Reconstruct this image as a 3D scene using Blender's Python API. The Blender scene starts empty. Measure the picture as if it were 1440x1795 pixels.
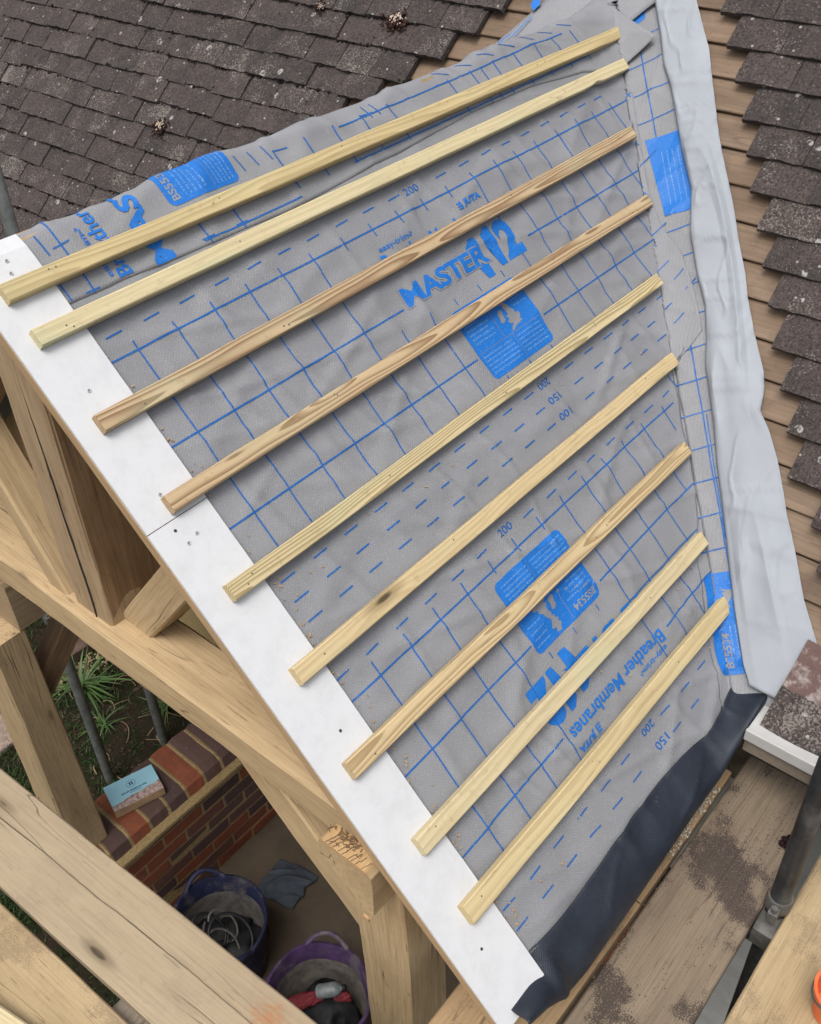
import bpy, bmesh, math, random
from mathutils import Vector, Matrix, noise
random.seed(7)
R2 = math.sqrt(0.5)
D = bpy.data
scene = bpy.context.scene
col = scene.collection

# ------------------------------------------------------------------ camera
cam_d = D.cameras.new("camera")
cam_d.sensor_fit = 'HORIZONTAL'
cam_d.sensor_width = 36.0
cam_d.lens = 1765.0 / 1440.0 * 36.0
cam_d.clip_start = 0.02
cam_d.clip_end = 800.0
cam = D.objects.new("camera", cam_d)
col.objects.link(cam)
RC = ((0.64259785, -0.76545201, -0.03392899),
      (-0.50046334, -0.38578503, -0.7750525),
      (0.58017622, 0.51502731, -0.6309853))
CAM = Vector((-.76, -1.805, .783))
m = Matrix.Identity(4)
for i in range(3):
    m[i][0] = RC[0][i]; m[i][1] = -RC[1][i]; m[i][2] = -RC[2][i]; m[i][3] = CAM[i]
cam.matrix_world = m
scene.camera = cam
scene.render.resolution_x = 821
scene.render.resolution_y = 1024

# ------------------------------------------------------------------ sky, sun, exposure
SUN_EL, SUN_AZ = math.radians(66), math.radians(196)     # azimuth measured from +X towards +Y
world = D.worlds.new("World")
scene.world = world
world.use_nodes = True
wn, wl = world.node_tree.nodes, world.node_tree.links
sky = wn.new('ShaderNodeTexSky')
sky.sky_type = 'NISHITA'
sky.sun_disc = False
sky.sun_elevation = SUN_EL
sky.sun_rotation = math.pi / 2 - SUN_AZ
sky.air_density = 1.0
sky.dust_density = 6.0
sky.ozone_density = 1.0
hs = wn.new('ShaderNodeHueSaturation')
hs.inputs['Saturation'].default_value = 0.45
wl.new(sky.outputs[0], hs.inputs['Color'])
wl.new(hs.outputs[0], wn['Background'].inputs['Color'])
wn['Background'].inputs['Strength'].default_value = 0.15
sun_d = D.lights.new("sun", 'SUN')
sun_d.energy = 1.0
sun_d.angle = math.radians(28)
sun_d.color = (1.0, 0.965, 0.915)
sun = D.objects.new("sun", sun_d)
col.objects.link(sun)
sv = Vector((math.cos(SUN_EL) * math.cos(SUN_AZ), math.cos(SUN_EL) * math.sin(SUN_AZ), math.sin(SUN_EL)))
sun.rotation_euler = sv.to_track_quat('Z', 'Y').to_euler()
sun.location = sv * 20
vs = scene.view_settings
vs.view_transform = 'Standard'
vs.look = 'None'
vs.exposure = 0.36
vs.gamma = 1.0
scene.cycles.max_bounces = 6
scene.cycles.diffuse_bounces = 2

# ------------------------------------------------------------------ object helpers
WM = {}

def empty(name, loc, label=None, cat=None, group=None):
    o = D.objects.new(name, None)
    o.empty_display_size = 0.1
    o.location = loc
    col.objects.link(o)
    WM[o] = Matrix.Translation(Vector(loc))
    if label: tag(o, label, cat, group)
    return o

def tag(o, label=None, cat=None, group=None, kind=None):
    if label: o['label'] = label
    if cat: o['category'] = cat
    if group: o['group'] = group
    if kind: o['kind'] = kind
    return o

def link(name, bm, mat, parent=None, M=None, smooth=None, mats=None):
    """bm holds coordinates local to the matrix M (world); links it as one mesh object."""
    me = D.meshes.new(name)
    bm.normal_update()
    bm.to_mesh(me); bm.free()
    for mm in (mats or [mat]): me.materials.append(mm)
    o = D.objects.new(name, me)
    col.objects.link(o)
    M = M or Matrix.Identity(4)
    WM[o] = M.copy()
    if parent is not None:
        o.parent = parent
        o.matrix_parent_inverse = Matrix.Identity(4)
        o.matrix_local = WM[parent].inverted() @ M
    else:
        o.matrix_world = M
    if smooth:
        for p in me.polygons: p.use_smooth = True
        if smooth is not True:
            try: me.set_sharp_from_angle(angle=math.radians(smooth))
            except Exception: pass
    return o

def origin_to(o, P):
    """moves the origin of a top-level mesh object to P."""
    P = Vector(P)
    o.data.transform(Matrix.Translation(WM[o].to_translation() - P))
    M = Matrix.Translation(P); o.matrix_world = M; WM[o] = M
    return o

def solid(o, t, off=-1):
    md = o.modifiers.new("thickness", 'SOLIDIFY'); md.thickness = t; md.offset = off
    return o

def add_box(bm, lo, hi, bev=0.0, M=None):
    r = bmesh.ops.create_cube(bm, size=1.0)
    lo, hi = Vector(lo), Vector(hi)
    c, s = (lo + hi) / 2, hi - lo
    for v in r['verts']:
        v.co = Vector((v.co.x * s.x, v.co.y * s.y, v.co.z * s.z)) + c
    vs_ = r['verts']
    if bev > 0:
        es = list({e for v in vs_ for e in v.link_edges})
        g = bmesh.ops.bevel(bm, geom=es, offset=bev, segments=2, affect='EDGES', profile=0.7)
        vs_ = list({v for f in g['faces'] for v in f.verts} | {v for v in vs_ if v.is_valid})
    if M is not None:
        bmesh.ops.transform(bm, matrix=M, verts=vs_)
    return vs_

def add_tube(bm, pts, r, n=12, cap=True, radii=None):
    pts = [Vector(p) for p in pts]
    rings = []
    up = None
    for i, p in enumerate(pts):
        t = (pts[min(i + 1, len(pts) - 1)] - pts[max(i - 1, 0)]).normalized()
        if up is None:
            up = Vector((0, 0, 1)) if abs(t.z) < .9 else Vector((1, 0, 0))
        a = t.cross(up).normalized(); b = a.cross(t).normalized(); up = b
        rr = radii[i] if radii else r
        rings.append([bm.verts.new(p + a * math.cos(2 * math.pi * k / n) * rr + b * math.sin(2 * math.pi * k / n) * rr) for k in range(n)])
    for A, B in zip(rings, rings[1:]):
        for k in range(n):
            bm.faces.new((A[k], A[(k + 1) % n], B[(k + 1) % n], B[k]))
    if cap:
        bm.faces.new(rings[0]); bm.faces.new(rings[-1][::-1])
    return rings

def add_lathe(bm, prof, n=40, c=(0, 0, 0), wob=0.0, seed=0):
    rings = []
    for (r, z) in prof:
        ring = []
        for k in range(n):
            a = 2 * math.pi * k / n
            w = 1 + wob * noise.noise((math.cos(a) * 1.3 + seed, math.sin(a) * 1.3, z * 3))
            ring.append(bm.verts.new((c[0] + r * w * math.cos(a), c[1] + r * w * math.sin(a), c[2] + z)))
        rings.append(ring)
    for A, B in zip(rings, rings[1:]):
        for k in range(n):
            bm.faces.new((A[k], A[(k + 1) % n], B[(k + 1) % n], B[k]))
    return rings

def grid(bm, f, nu, nv):
    vs_ = [[bm.verts.new(f(i / nu, j / nv)) for j in range(nv + 1)] for i in range(nu + 1)]
    for i in range(nu):
        for j in range(nv):
            bm.faces.new((vs_[i][j], vs_[i + 1][j], vs_[i + 1][j + 1], vs_[i][j + 1]))
    return vs_

def frame_x(p0, p1, up):
    p0, p1, up = Vector(p0), Vector(p1), Vector(up)
    x = (p1 - p0).normalized()
    z = (up - x * up.dot(x)).normalized()
    y = z.cross(x)
    M = Matrix((x, y, z)).transposed().to_4x4()
    M.translation = p0
    return M, (p1 - p0).length

def beam(name, p0, p1, up, w, d, mat, parent=None, rough=.002, bev=.006, seg=.06, cuts=(), seed=None):
    """squared timber along p0-p1: w across, d along up; wavy hand-worked faces and soft arrises."""
    M, L = frame_x(p0, p1, up)
    seed = random.random() * 50 if seed is None else seed
    bm = bmesh.new()
    n = max(2, int(L / seg))
    cs = []
    hw, hd = w / 2, d / 2
    k = max(1, int(w / .05)); kk = max(1, int(d / .05))
    def side(a, b, m):
        return [(a[0] + (b[0] - a[0]) * i / m, a[1] + (b[1] - a[1]) * i / m) for i in range(m + 1)]
    b = bev
    cs += side((-hw + b, -hd), (hw - b, -hd), k)
    cs += side((hw, -hd + b), (hw, hd - b), kk)
    cs += side((hw - b, hd), (-hw + b, hd), k)
    cs += side((-hw, hd - b), (-hw, -hd + b), kk)
    rings = []
    for i in range(n + 1):
        x = L * i / n
        ring = []
        for (y, z) in cs:
            q = Vector((x * 2.2 + seed, y * 6, z * 6))
            dy = noise.noise(q) * rough * 2 + noise.noise(q * 5) * rough * .6
            dz = noise.noise(q + Vector((9, 3, 1))) * rough * 2 + noise.noise(q * 5 + Vector((4, 1, 0))) * rough * .6
            ring.append(bm.verts.new((x, y + dy, z + dz)))
        rings.append(ring)
    m_ = len(cs)
    for A, B in zip(rings, rings[1:]):
        for q in range(m_):
            bm.faces.new((A[q], A[(q + 1) % m_], B[(q + 1) % m_], B[q]))
    bm.faces.new(rings[0][::-1]); bm.faces.new(rings[-1])
    if cuts:
        Mi = M.inverted()
        for co, no in cuts:
            co_l = Mi @ Vector(co); no_l = Mi.to_3x3() @ Vector(no)
            g = bmesh.ops.bisect_plane(bm, geom=bm.verts[:] + bm.edges[:] + bm.faces[:], plane_co=co_l, plane_no=no_l, clear_outer=True)
            ed = [e for e in g['geom_cut'] if isinstance(e, bmesh.types.BMEdge)]
            bmesh.ops.contextual_create(bm, geom=ed)
    bmesh.ops.recalc_face_normals(bm, faces=bm.faces[:])
    return link(name, bm, mat, parent, M, smooth=35)

# ------------------------------------------------------------------ roof coordinates
XV = 2.335                    # where the two roof planes would meet at ridge height
def PP(u, s, h=0.0):          # porch slope (u along the ridge into the house, s down the slope, h off the plane)
    r = .028
    z = -math.sqrt(s * s + r * r) if s > -9 else s
    # rounded ridge: the far slope continues for negative s
    q = s / math.sqrt(s * s + r * r)
    nrm = Vector((0, -q, 1.0)).normalized() if abs(q) < .999 else Vector((0, -math.copysign(1, q) * R2, R2))
    return Vector((u, -s * R2, z * R2)) + nrm * h
def MM(a, s, h=0.0):          # main roof slope (a to the right of the porch ridge, s down, h off the plane)
    return Vector((XV - R2 * s - R2 * h, -a, -R2 * s + R2 * h))
E3 = Vector((-1, -1, -1)).normalized()      # down the valley
NP, NM = Vector((0, -R2, R2)), Vector((-R2, 0, R2))
DPv = NP.cross(E3); DPv = DPv if DPv.x < 0 else -DPv
DMv = NM.cross(E3); DMv = DMv if DMv.y < 0 else -DMv
def VV(v, w, h=0.0):          # valley sheet: v down the crease, w<0 on the porch side, w>0 on the main roof
    c = Vector((XV, 0, 0)) + E3 * v
    if w < 0: return c + DPv * (-w) + NP * h
    return c + DMv * w + NM * h

# ------------------------------------------------------------------ material helpers
class Mat:
    def __init__(s, name, rough=.7, spec=.3):
        s.m = D.materials.new(name); s.m.use_nodes = True
        s.n = s.m.node_tree.nodes; s.l = s.m.node_tree.links
        s.b = s.n['Principled BSDF']
        s.b.inputs['Roughness'].default_value = rough
        s.b.inputs['Specular IOR Level'].default_value = spec
        s._tc = None
    def put(s, node, key, val):
        i = node.inputs[key]
        if hasattr(val, 'is_output') or isinstance(val, bpy.types.NodeSocket): s.l.new(val, i)
        else:
            if isinstance(val, tuple) and len(val) == 3 and len(getattr(i, 'default_value', [0] * 3)) == 4: val = val + (1,)
            i.default_value = val
    def tc(s, k='Object'):
        if s._tc is None: s._tc = s.n.new('ShaderNodeTexCoord')
        return s._tc.outputs[k]
    def vmath(s, op, a, b=None):
        n = s.n.new('ShaderNodeVectorMath'); n.operation = op
        s.put(n, 0, a)
        if b is not None: s.put(n, 1, b)
        return n.outputs[0]
    def math(s, op, a, b=None, c=None, clamp=False):
        n = s.n.new('ShaderNodeMath'); n.operation = op; n.use_clamp = clamp
        s.put(n, 0, a)
        if b is not None: s.put(n, 1, b)
        if c is not None: s.put(n, 2, c)
        return n.outputs[0]
    def noise(s, vec, scale, detail=3, rough=.55, dist=0, col=False):
        n = s.n.new('ShaderNodeTexNoise')
        s.put(n, 'Vector', vec); n.inputs['Scale'].default_value = scale
        n.inputs['Detail'].default_value = detail; n.inputs['Roughness'].default_value = rough
        n.inputs['Distortion'].default_value = dist
        return n.outputs['Color' if col else 'Fac']
    def vor(s, vec, scale, feat='F1', out='Distance', rand=1.0):
        n = s.n.new('ShaderNodeTexVoronoi'); n.feature = feat
        s.put(n, 'Vector', vec); n.inputs['Scale'].default_value = scale
        n.inputs['Randomness'].default_value = rand
        return n.outputs[out]
    def ramp(s, f, a, b, c=0.0, d=1.0, smooth=True):
        n = s.n.new('ShaderNodeMapRange'); n.interpolation_type = 'SMOOTHSTEP' if smooth else 'LINEAR'
        s.put(n, 0, f)
        n.inputs[1].default_value = a; n.inputs[2].default_value = b
        n.inputs[3].default_value = c; n.inputs[4].default_value = d
        return n.outputs[0]
    def mix(s, f, a, b, mode='MIX'):
        n = s.n.new('ShaderNodeMix'); n.data_type = 'RGBA'; n.blend_type = mode
        s.put(n, 0, f)
        for k, v in ((6, a), (7, b)):
            s.put(n, k, v)
        return n.outputs[2]
    def attr(s, name, out='Fac'):
        n = s.n.new('ShaderNodeAttribute'); n.attribute_name = name
        return n.outputs[out]
    def rnd(s):
        n = s.n.new('ShaderNodeObjectInfo'); return n.outputs['Random']
    def sep(s, v):
        n = s.n.new('ShaderNodeSeparateXYZ'); s.put(n, 0, v); return n.outputs
    def comb(s, x, y, z):
        n = s.n.new('ShaderNodeCombineXYZ')
        for k, v in enumerate((x, y, z)): s.put(n, k, v)
        return n.outputs[0]
    def scale(s, v, sc): return s.vmath('MULTIPLY', v, sc)
    def color(s, c): s.put(s.b, 'Base Color', c); return s
    def bump(s, h, strength=.3, dist=.002):
        n = s.n.new('ShaderNodeBump'); n.inputs['Strength'].default_value = strength
        n.inputs['Distance'].default_value = dist
        s.put(n, 'Height', h); s.l.new(n.outputs[0], s.b.inputs['Normal'])
        return s

def mk_wood(name, light, dark, ring=.5, period=.006, pith=(.05, -.06), fibre=.25, crack=.0, knots=.35, patch=.25,
            green=0.0, grime=0.0, grime_col=(.03, .022, .022), stain=None, rough=.75, saw=0.0, bumps=.35, seed=0.0, rings_mix=1.0):
    M = Mat(name, rough, .25)
    p0 = M.tc()
    r = M.rnd()
    off = M.comb(M.math('MULTIPLY', r, 13.0), M.math('MULTIPLY', r, 3.0), M.math('MULTIPLY', r, 5.0))
    p = M.vmath('ADD', M.vmath('ADD', p0, off), (seed, seed * .37, seed * .21))
    # knots
    kn_d = M.vor(M.scale(p, (2.3, 9, 9)), 1.0)
    kn = M.ramp(kn_d, .34, .0, 0, 1)
    core = M.ramp(kn_d, .085, .045, 0, 1)
    warp = M.noise(M.scale(p, (1.6, 5, 5)), 1.0, 2, .5, col=True)
    warp = M.vmath('SUBTRACT', warp, (.5, .5, .5))
    q = M.sep(M.vmath('ADD', p0, M.scale(warp, (0, .045, .045))))
    y = M.math('ADD', q[1], pith[0]); z = M.math('ADD', q[2], pith[1])
    z = M.math('ADD', z, M.math('MULTIPLY', kn, .030 * knots))
    rad = M.math('SQRT', M.math('ADD', M.math('MULTIPLY', y, y), M.math('MULTIPLY', z, z)))
    fine = M.noise(M.scale(p, (2.5, 60, 60)), 1.0, 2)
    saww = M.math('FRACT', M.math('ADD', M.math('DIVIDE', rad, period), M.math('MULTIPLY', fine, .35)))
    rings = M.ramp(saww, .15, .92, 0, 1)
    rings = M.math('MULTIPLY', rings, M.ramp(saww, 1.0, .93, 0, 1))
    fib = M.noise(M.scale(p, (5, 330, 330)), 1.0, 3, .6)
    big = M.noise(M.scale(p, (2.2, 7, 7)), 1.0, 3, .6)
    c = M.mix(M.math('MULTIPLY', rings, ring, clamp=True), light, dark)
    c = M.mix(M.ramp(big, .35, .75, 0, patch), c, tuple(x * .72 for x in dark))
    c = M.mix(M.ramp(fib, .42, .75, 0, fibre), c, tuple(x * .45 for x in dark))
    c = M.mix(M.math('MULTIPLY', M.ramp(kn_d, .2, .07, 0, .75), min(1, knots * 1.6)), c, tuple(x * .55 for x in dark))
    c = M.mix(M.math('MULTIPLY', core, min(1, knots * 2.0)), c, tuple(x * .22 for x in dark))
    mid = M.noise(M.scale(p, (4, 85, 85)), 1.0, 3, .65)
    c = M.mix(M.ramp(mid, .46, .70, 0, min(1, fibre * 1.0)), c, tuple(x * .66 for x in dark))
    chk = M.ramp(M.noise(M.scale(p, (11, 130, 130)), 1.0, 2, .5), .66, .73, 0, min(1, fibre * 1.3))
    c = M.mix(chk, c, tuple(x * .28 for x in dark))
    blot = M.noise(p, 38, 4, .7)
    c = M.mix(M.ramp(blot, .56, .74, 0, .30), c, tuple(x * .66 for x in dark))
    hgt = M.math('ADD', M.math('ADD', M.math('MULTIPLY', fib, .4), M.math('MULTIPLY', mid, .6)), M.math('MULTIPLY', rings, .25))
    if green > 0:
        g = M.noise(M.scale(p, (3, 12, 12)), 1.0, 3, .6)
        c = M.mix(M.ramp(g, .52, .72, 0, green), c, (.42, .52, .33))
    if crack > 0:
        cn = M.noise(M.scale(p, (.9, 13, 13)), 1.0, 2, .45, .25)
        lines = M.ramp(M.math('ABSOLUTE', M.math('SUBTRACT', cn, .5)), .007, .0015, 0, 1)
        where = M.ramp(M.noise(M.scale(p, (1.3, 9, 9)), 1.0, 2), .50, .60, 0, 1)
        ck = M.math('MULTIPLY', lines, where)
        c = M.mix(M.math('MULTIPLY', ck, crack), c, (.03, .018, .010))
        hgt = M.math('SUBTRACT', hgt, M.math('MULTIPLY', ck, 2.5 * crack))
    if saw > 0:
        sx = M.sep(p)[0]
        sw = M.noise(M.comb(M.math('ADD', sx, M.math('MULTIPLY', M.sep(p)[1], .25)), .3, .7), 190, 1)
        hgt = M.math('ADD', hgt, M.math('MULTIPLY', sw, saw))
        c = M.mix(M.ramp(sw, .5, .8, 0, .18 * saw), c, tuple(x * .5 for x in dark))
    if grime > 0:
        g1 = M.noise(p, 5.5, 4, .62)
        g2 = M.noise(p, 330, 2, .7)
        g3 = M.ramp(g1, .46, .64, 0, 1)
        gm = M.ramp(M.math('ADD', g2, M.math('MULTIPLY', g3, .30)), .60, .74, 0, grime)
        c = M.mix(gm, c, grime_col)
        hgt = M.math('ADD', hgt, M.math('MULTIPLY', gm, .8))
    if stain:
        (cx, cy, cz), rad_, scol = stain
        dd = M.n.new('ShaderNodeVectorMath'); dd.operation = 'DISTANCE'
        M.put(dd, 0, p0); dd.inputs[1].default_value = (cx, cy, cz)
        dn = M.math('ADD', dd.outputs['Value'], M.math('MULTIPLY', M.noise(M.scale(p, (1, 2.5, 2.5)), 45, 5, .8), rad_ * 2.6))
        c = M.mix(M.ramp(dn, rad_ * 2.0, rad_ * 1.35, 0, .6), c, scol)
    M.color(c).bump(hgt, bumps, .0015)
    return M.m

def mk_plain(name, c, rough=.6, spec=.3, var=.12, sc=30, bump=.1, metal=0.0, dirt=None):
    M = Mat(name, rough, spec)
    nz = M.noise(M.tc(), sc, 4, .6)
    cc = M.mix(M.ramp(nz, .3, .7, 0, 1), tuple(x * (1 - var) for x in c), tuple(min(1, x * (1 + var)) for x in c))
    if dirt:
        cc = M.mix(M.ramp(M.noise(M.tc(), sc * .4, 5, .7), .5, .68, 0, dirt[1]), cc, dirt[0])
    M.color(cc).bump(nz, bump, .001)
    M.b.inputs['Metallic'].default_value = metal
    return M.m

def mk_membrane(name, base, dots=True, tint2=None, dust=True):
    M = Mat(name, .62, .35)
    p = M.tc()
    big = M.noise(p, 6, 3, .5)
    c = M.mix(M.ramp(big, .3, .7, 0, 1), tuple(x * .93 for x in base), tuple(x * 1.06 for x in base))
    fin = M.noise(p, 700, 2, .6)
    c = M.mix(M.ramp(fin, .45, .75, 0, .22), c, tuple(x * .72 for x in base))
    h = M.math('MULTIPLY', fin, .3)
    if dots:
        rot = M.n.new('ShaderNodeVectorRotate'); rot.rotation_type = 'X_AXIS'
        M.put(rot, 'Vector', p); rot.inputs['Angle'].default_value = -math.pi / 4
        q = M.sep(rot.outputs[0])
        gx = M.math('SINE', M.math('MULTIPLY', q[0], 2 * math.pi / .0082))
        gy = M.math('SINE', M.math('MULTIPLY', q[1], 2 * math.pi / .0082))
        d = M.math('MULTIPLY', gx, gy)
        dm = M.ramp(d, .25, .75, 0, 1)
        c = M.mix(M.math('MULTIPLY', dm, .20), c, tuple(x * .62 for x in base))
        h = M.math('SUBTRACT', h, M.math('MULTIPLY', dm, .8))
    if dust:
        # sawdust lying near the cut verge board
        px = M.sep(p)[0]
        near = M.ramp(M.math('ADD', px, M.math('MULTIPLY', M.noise(p, 4, 3, .6), .35)), .56, .30, 0, 1)
        spk = M.ramp(M.noise(p, 420, 3, .75), .59, .68, 0, 1)
        c = M.mix(M.math('MULTIPLY', M.math('MULTIPLY', spk, near), .65), c, (.50, .47, .41))
        spk2 = M.ramp(M.noise(M.vmath('ADD', p, (5, 5, 5)), 260, 2, .6), .73, .79, 0, .5)
        c = M.mix(spk2, c, (.50, .46, .40))
        smear = M.ramp(M.noise(M.scale(p, (1, 1, 1)), 16, 5, .7), .60, .78, 0, .25)
        c = M.mix(smear, c, (.40, .38, .35))
    sc = M.noise(M.scale(p, (3, 14, 14)), 2.2, 5, .75)
    c = M.mix(M.ramp(sc, .60, .76, 0, .22), c, tuple(x * 1.5 for x in base))
    c = M.mix(M.ramp(M.noise(M.vmath('ADD', p, (1, 4, 2)), 95, 3, .7), .70, .78, 0, .35), c, tuple(x * .45 for x in base))
    M.color(c).bump(h, .45, .0014)
    return M.m

def mk_print(name, c, worn=.35):
    M = Mat(name, .5, .35)
    p = M.tc()
    w = M.ramp(M.noise(p, 130, 4, .7), .52, .74, 0, worn)
    cc = M.mix(w, c, (.20, .31, .46))
    cc = M.mix(M.ramp(M.noise(p, 9, 2), .3, .7, 0, .25), cc, tuple(x * .75 for x in c))
    M.color(cc).bump(M.noise(p, 500, 2), .15, .0008)
    return M.m

def mk_tile(name):
    M = Mat(name, .88, .25)
    p = M.tc()
    t = M.attr('tint')
    t2 = M.attr('tint2')
    po = M.vmath('ADD', p, M.scale(M.comb(t, t2, t), (7, 5, 3)))
    c = M.mix(M.ramp(t, 0, 1, 0, 1, False), (.047, .040, .038), (.076, .061, .057))
    c = M.mix(M.ramp(M.noise(po, 14, 4, .65), .35, .7, 0, .6), c, (.098, .076, .068))
    g = M.noise(po, 120, 4, .8)
    c = M.mix(M.ramp(g, .46, .62, 0, .75), c, (.018, .015, .015))
    g2 = M.noise(M.vmath('ADD', po, (3, 1, 2)), 150, 3, .8)
    amt = M.math('ADD', M.math('MULTIPLY', M.ramp(t2, .78, 1.0, 0, 1), .07), M.math('MULTIPLY', M.ramp(M.noise(p, 7, 4, .7), .48, .68, 0, 1), .10))
    spk = M.ramp(M.math('ADD', g2, amt), .595, .70, 0, .85)
    c = M.mix(spk, c, (.25, .225, .20))
    # round lichen: sparse rings and spots
    wz = M.vmath('ADD', p, M.scale(M.noise(p, 45, 2, .5, col=True), (.018, .018, .018)))
    vd = M.vor(wz, 11, rand=1)
    vc = M.vor(wz, 11, out='Color')
    pick = M.ramp(M.sep(vc)[0], .40, .43, 0, 1)
    sz = M.math('MULTIPLY', M.sep(vc)[1], .06)
    dd = M.math('SUBTRACT', M.math('ADD', vd, .02), sz)
    ringm = M.math('MULTIPLY', M.math('MULTIPLY', M.ramp(dd, .135, .105, 0, 1), M.ramp(dd, .0, .075, .45, 1)), M.math('MULTIPLY', pick, M.ramp(M.noise(p, 70, 3, .7), .40, .54, 0, 1)))
    c = M.mix(M.math('MULTIPLY', ringm, .8), c, (.42, .41, .38))
    vd2 = M.vor(p, 30, rand=1)
    vc2 = M.sep(M.vor(p, 30, out='Color'))
    sp = M.math('MULTIPLY', M.ramp(vd2, .16, .09, 0, 1), M.ramp(vc2[0], .72, .74, 0, 1))
    c = M.mix(M.math('MULTIPLY', sp, .75), c, (.42, .41, .38))
    # unweathered upper part of a tile uncovered by stripping
    cl = M.attr('clean')
    cln = M.ramp(M.math('ADD', cl, M.math('MULTIPLY', M.math('SUBTRACT', M.noise(p, 60, 3), .5), .3)), .42, .58, 0, 1)
    c = M.mix(cln, c, M.mix(M.ramp(M.noise(p, 26, 4, .7), .45, .65, 0, 1), (.15, .095, .085), (.34, .30, .28)))
    h = M.math('ADD', M.math('MULTIPLY', g, 1.0), M.math('MULTIPLY', M.noise(p, 60, 3), .9))
    M.color(c).bump(h, 1.0, .005)
    return M.m

def mk_brick(name):
    M = Mat(name, .9, .2)
    p = M.tc(); t = M.attr('tint')
    n1 = M.n.new('ShaderNodeValToRGB'); M.put(n1, 0, t)
    e = n1.color_ramp.elements
    e[0].position = 0; e[0].color = (.22, .068, .036, 1)
    e[1].position = 1; e[1].color = (.075, .050, .048, 1)
    for pos, cc in ((.35, (.27, .085, .040, 1)), (.55, (.18, .062, .040, 1)), (.72, (.13, .075, .060, 1))):
        k = n1.color_ramp.elements.new(pos); k.color = cc
    c = M.mix(M.ramp(M.noise(p, 26, 4, .65), .42, .7, 0, .5), n1.outputs[0], (.09, .055, .05))
    g = M.noise(p, 240, 3, .7)
    c = M.mix(M.ramp(g, .5, .72, 0, .45), c, (.05, .03, .028))
    c = M.mix(M.ramp(M.noise(M.vmath('ADD', p, (2, 7, 1)), 40, 5, .75), .60, .72, 0, .35), c, (.42, .34, .22))
    M.color(c).bump(M.math('ADD', g, M.noise(p, 50, 3)), .5, .003)
    return M.m

# ------------------------------------------------------------------ materials
m_memb = mk_membrane('grey_breather_membrane', (.232, .238, .252))
m_memb_pale = mk_membrane('pale_membrane_back', (.300, .324, .356), dots=False, dust=False)
m_print = mk_print('blue_ink', (.010, .145, .50))
m_print_dk = mk_print('blue_line_ink', (.010, .105, .36), .45)
m_pale = mk_plain('faded_ink_gap', (.16, .34, .62), .6)
m_gap = mk_membrane('membrane_showing_through_ink', (.222, .228, .243), dots=False)
oak = dict(light=(.50, .37, .212), dark=(.37, .25, .132))
m_oak = mk_wood('green_oak', **oak, ring=.2, period=.013, pith=(.10, -.13), crack=.8, knots=.25, patch=.5, saw=.35, fibre=.4)
m_oak_cracked = mk_wood('cracked_green_oak', (.40, .295, .18), (.29, .195, .11), ring=.3, period=.016, pith=(.05, -.08), crack=.7, knots=.3, patch=.5, saw=.2, fibre=.4, seed=3.1)
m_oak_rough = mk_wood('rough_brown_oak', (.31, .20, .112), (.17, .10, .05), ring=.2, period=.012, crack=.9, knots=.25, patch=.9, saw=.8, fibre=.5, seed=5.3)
m_oak_fresh = mk_wood('freshly_cut_oak', (.50, .33, .165), (.38, .235, .11), ring=.3, period=.012, crack=.5, knots=.1, patch=.25, saw=.5, seed=8.0)
m_ply = mk_wood('sawn_edge', (.46, .32, .18), (.32, .20, .10), ring=.5, period=.004, crack=.2, knots=.1, seed=1.2)
m_board_pale = mk_wood('worn_scaffold_board', (.385, .308, .207), (.305, .235, .15), ring=.16, period=.011, pith=(.02, -.05), crack=.55, knots=.6, patch=.3, grime=.12, grime_col=(.12, .10, .09), fibre=.25,
                       stain=((1.60, .05, .02), .085, (.36, .15, .055)))
m_board_yellow = mk_wood('yellowed_scaffold_board', (.44, .335, .195), (.36, .26, .135), ring=.15, period=.012, crack=.4, knots=.5, patch=.5, grime=.38, grime_col=(.10, .065, .05), fibre=.35, seed=4.0)
m_board_dirty = mk_wood('dirty_scaffold_board', (.235, .185, .13), (.17, .125, .088), ring=.22, period=.008, crack=.8, knots=.55, patch=.5, grime=.80, fibre=.45, seed=6.5)
m_board_inner = mk_wood('inner_scaffold_board', (.40, .275, .15), (.30, .19, .10), ring=.3, period=.009, crack=.6, knots=.5, patch=.4, grime=.3, fibre=.35, seed=7.7)
m_board_grey = mk_wood('grey_weathered_timber', (.26, .22, .17), (.18, .145, .11), ring=.35, crack=.6, knots=.3, seed=9.1)
m_deck = mk_wood('old_roof_boarding', (.235, .168, .115), (.155, .100, .062), ring=.2, period=.016, pith=(.1, -.06), crack=.25, knots=.4, patch=.85, fibre=.35, grime=.2, rough=.6, seed=2.2)
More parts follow.
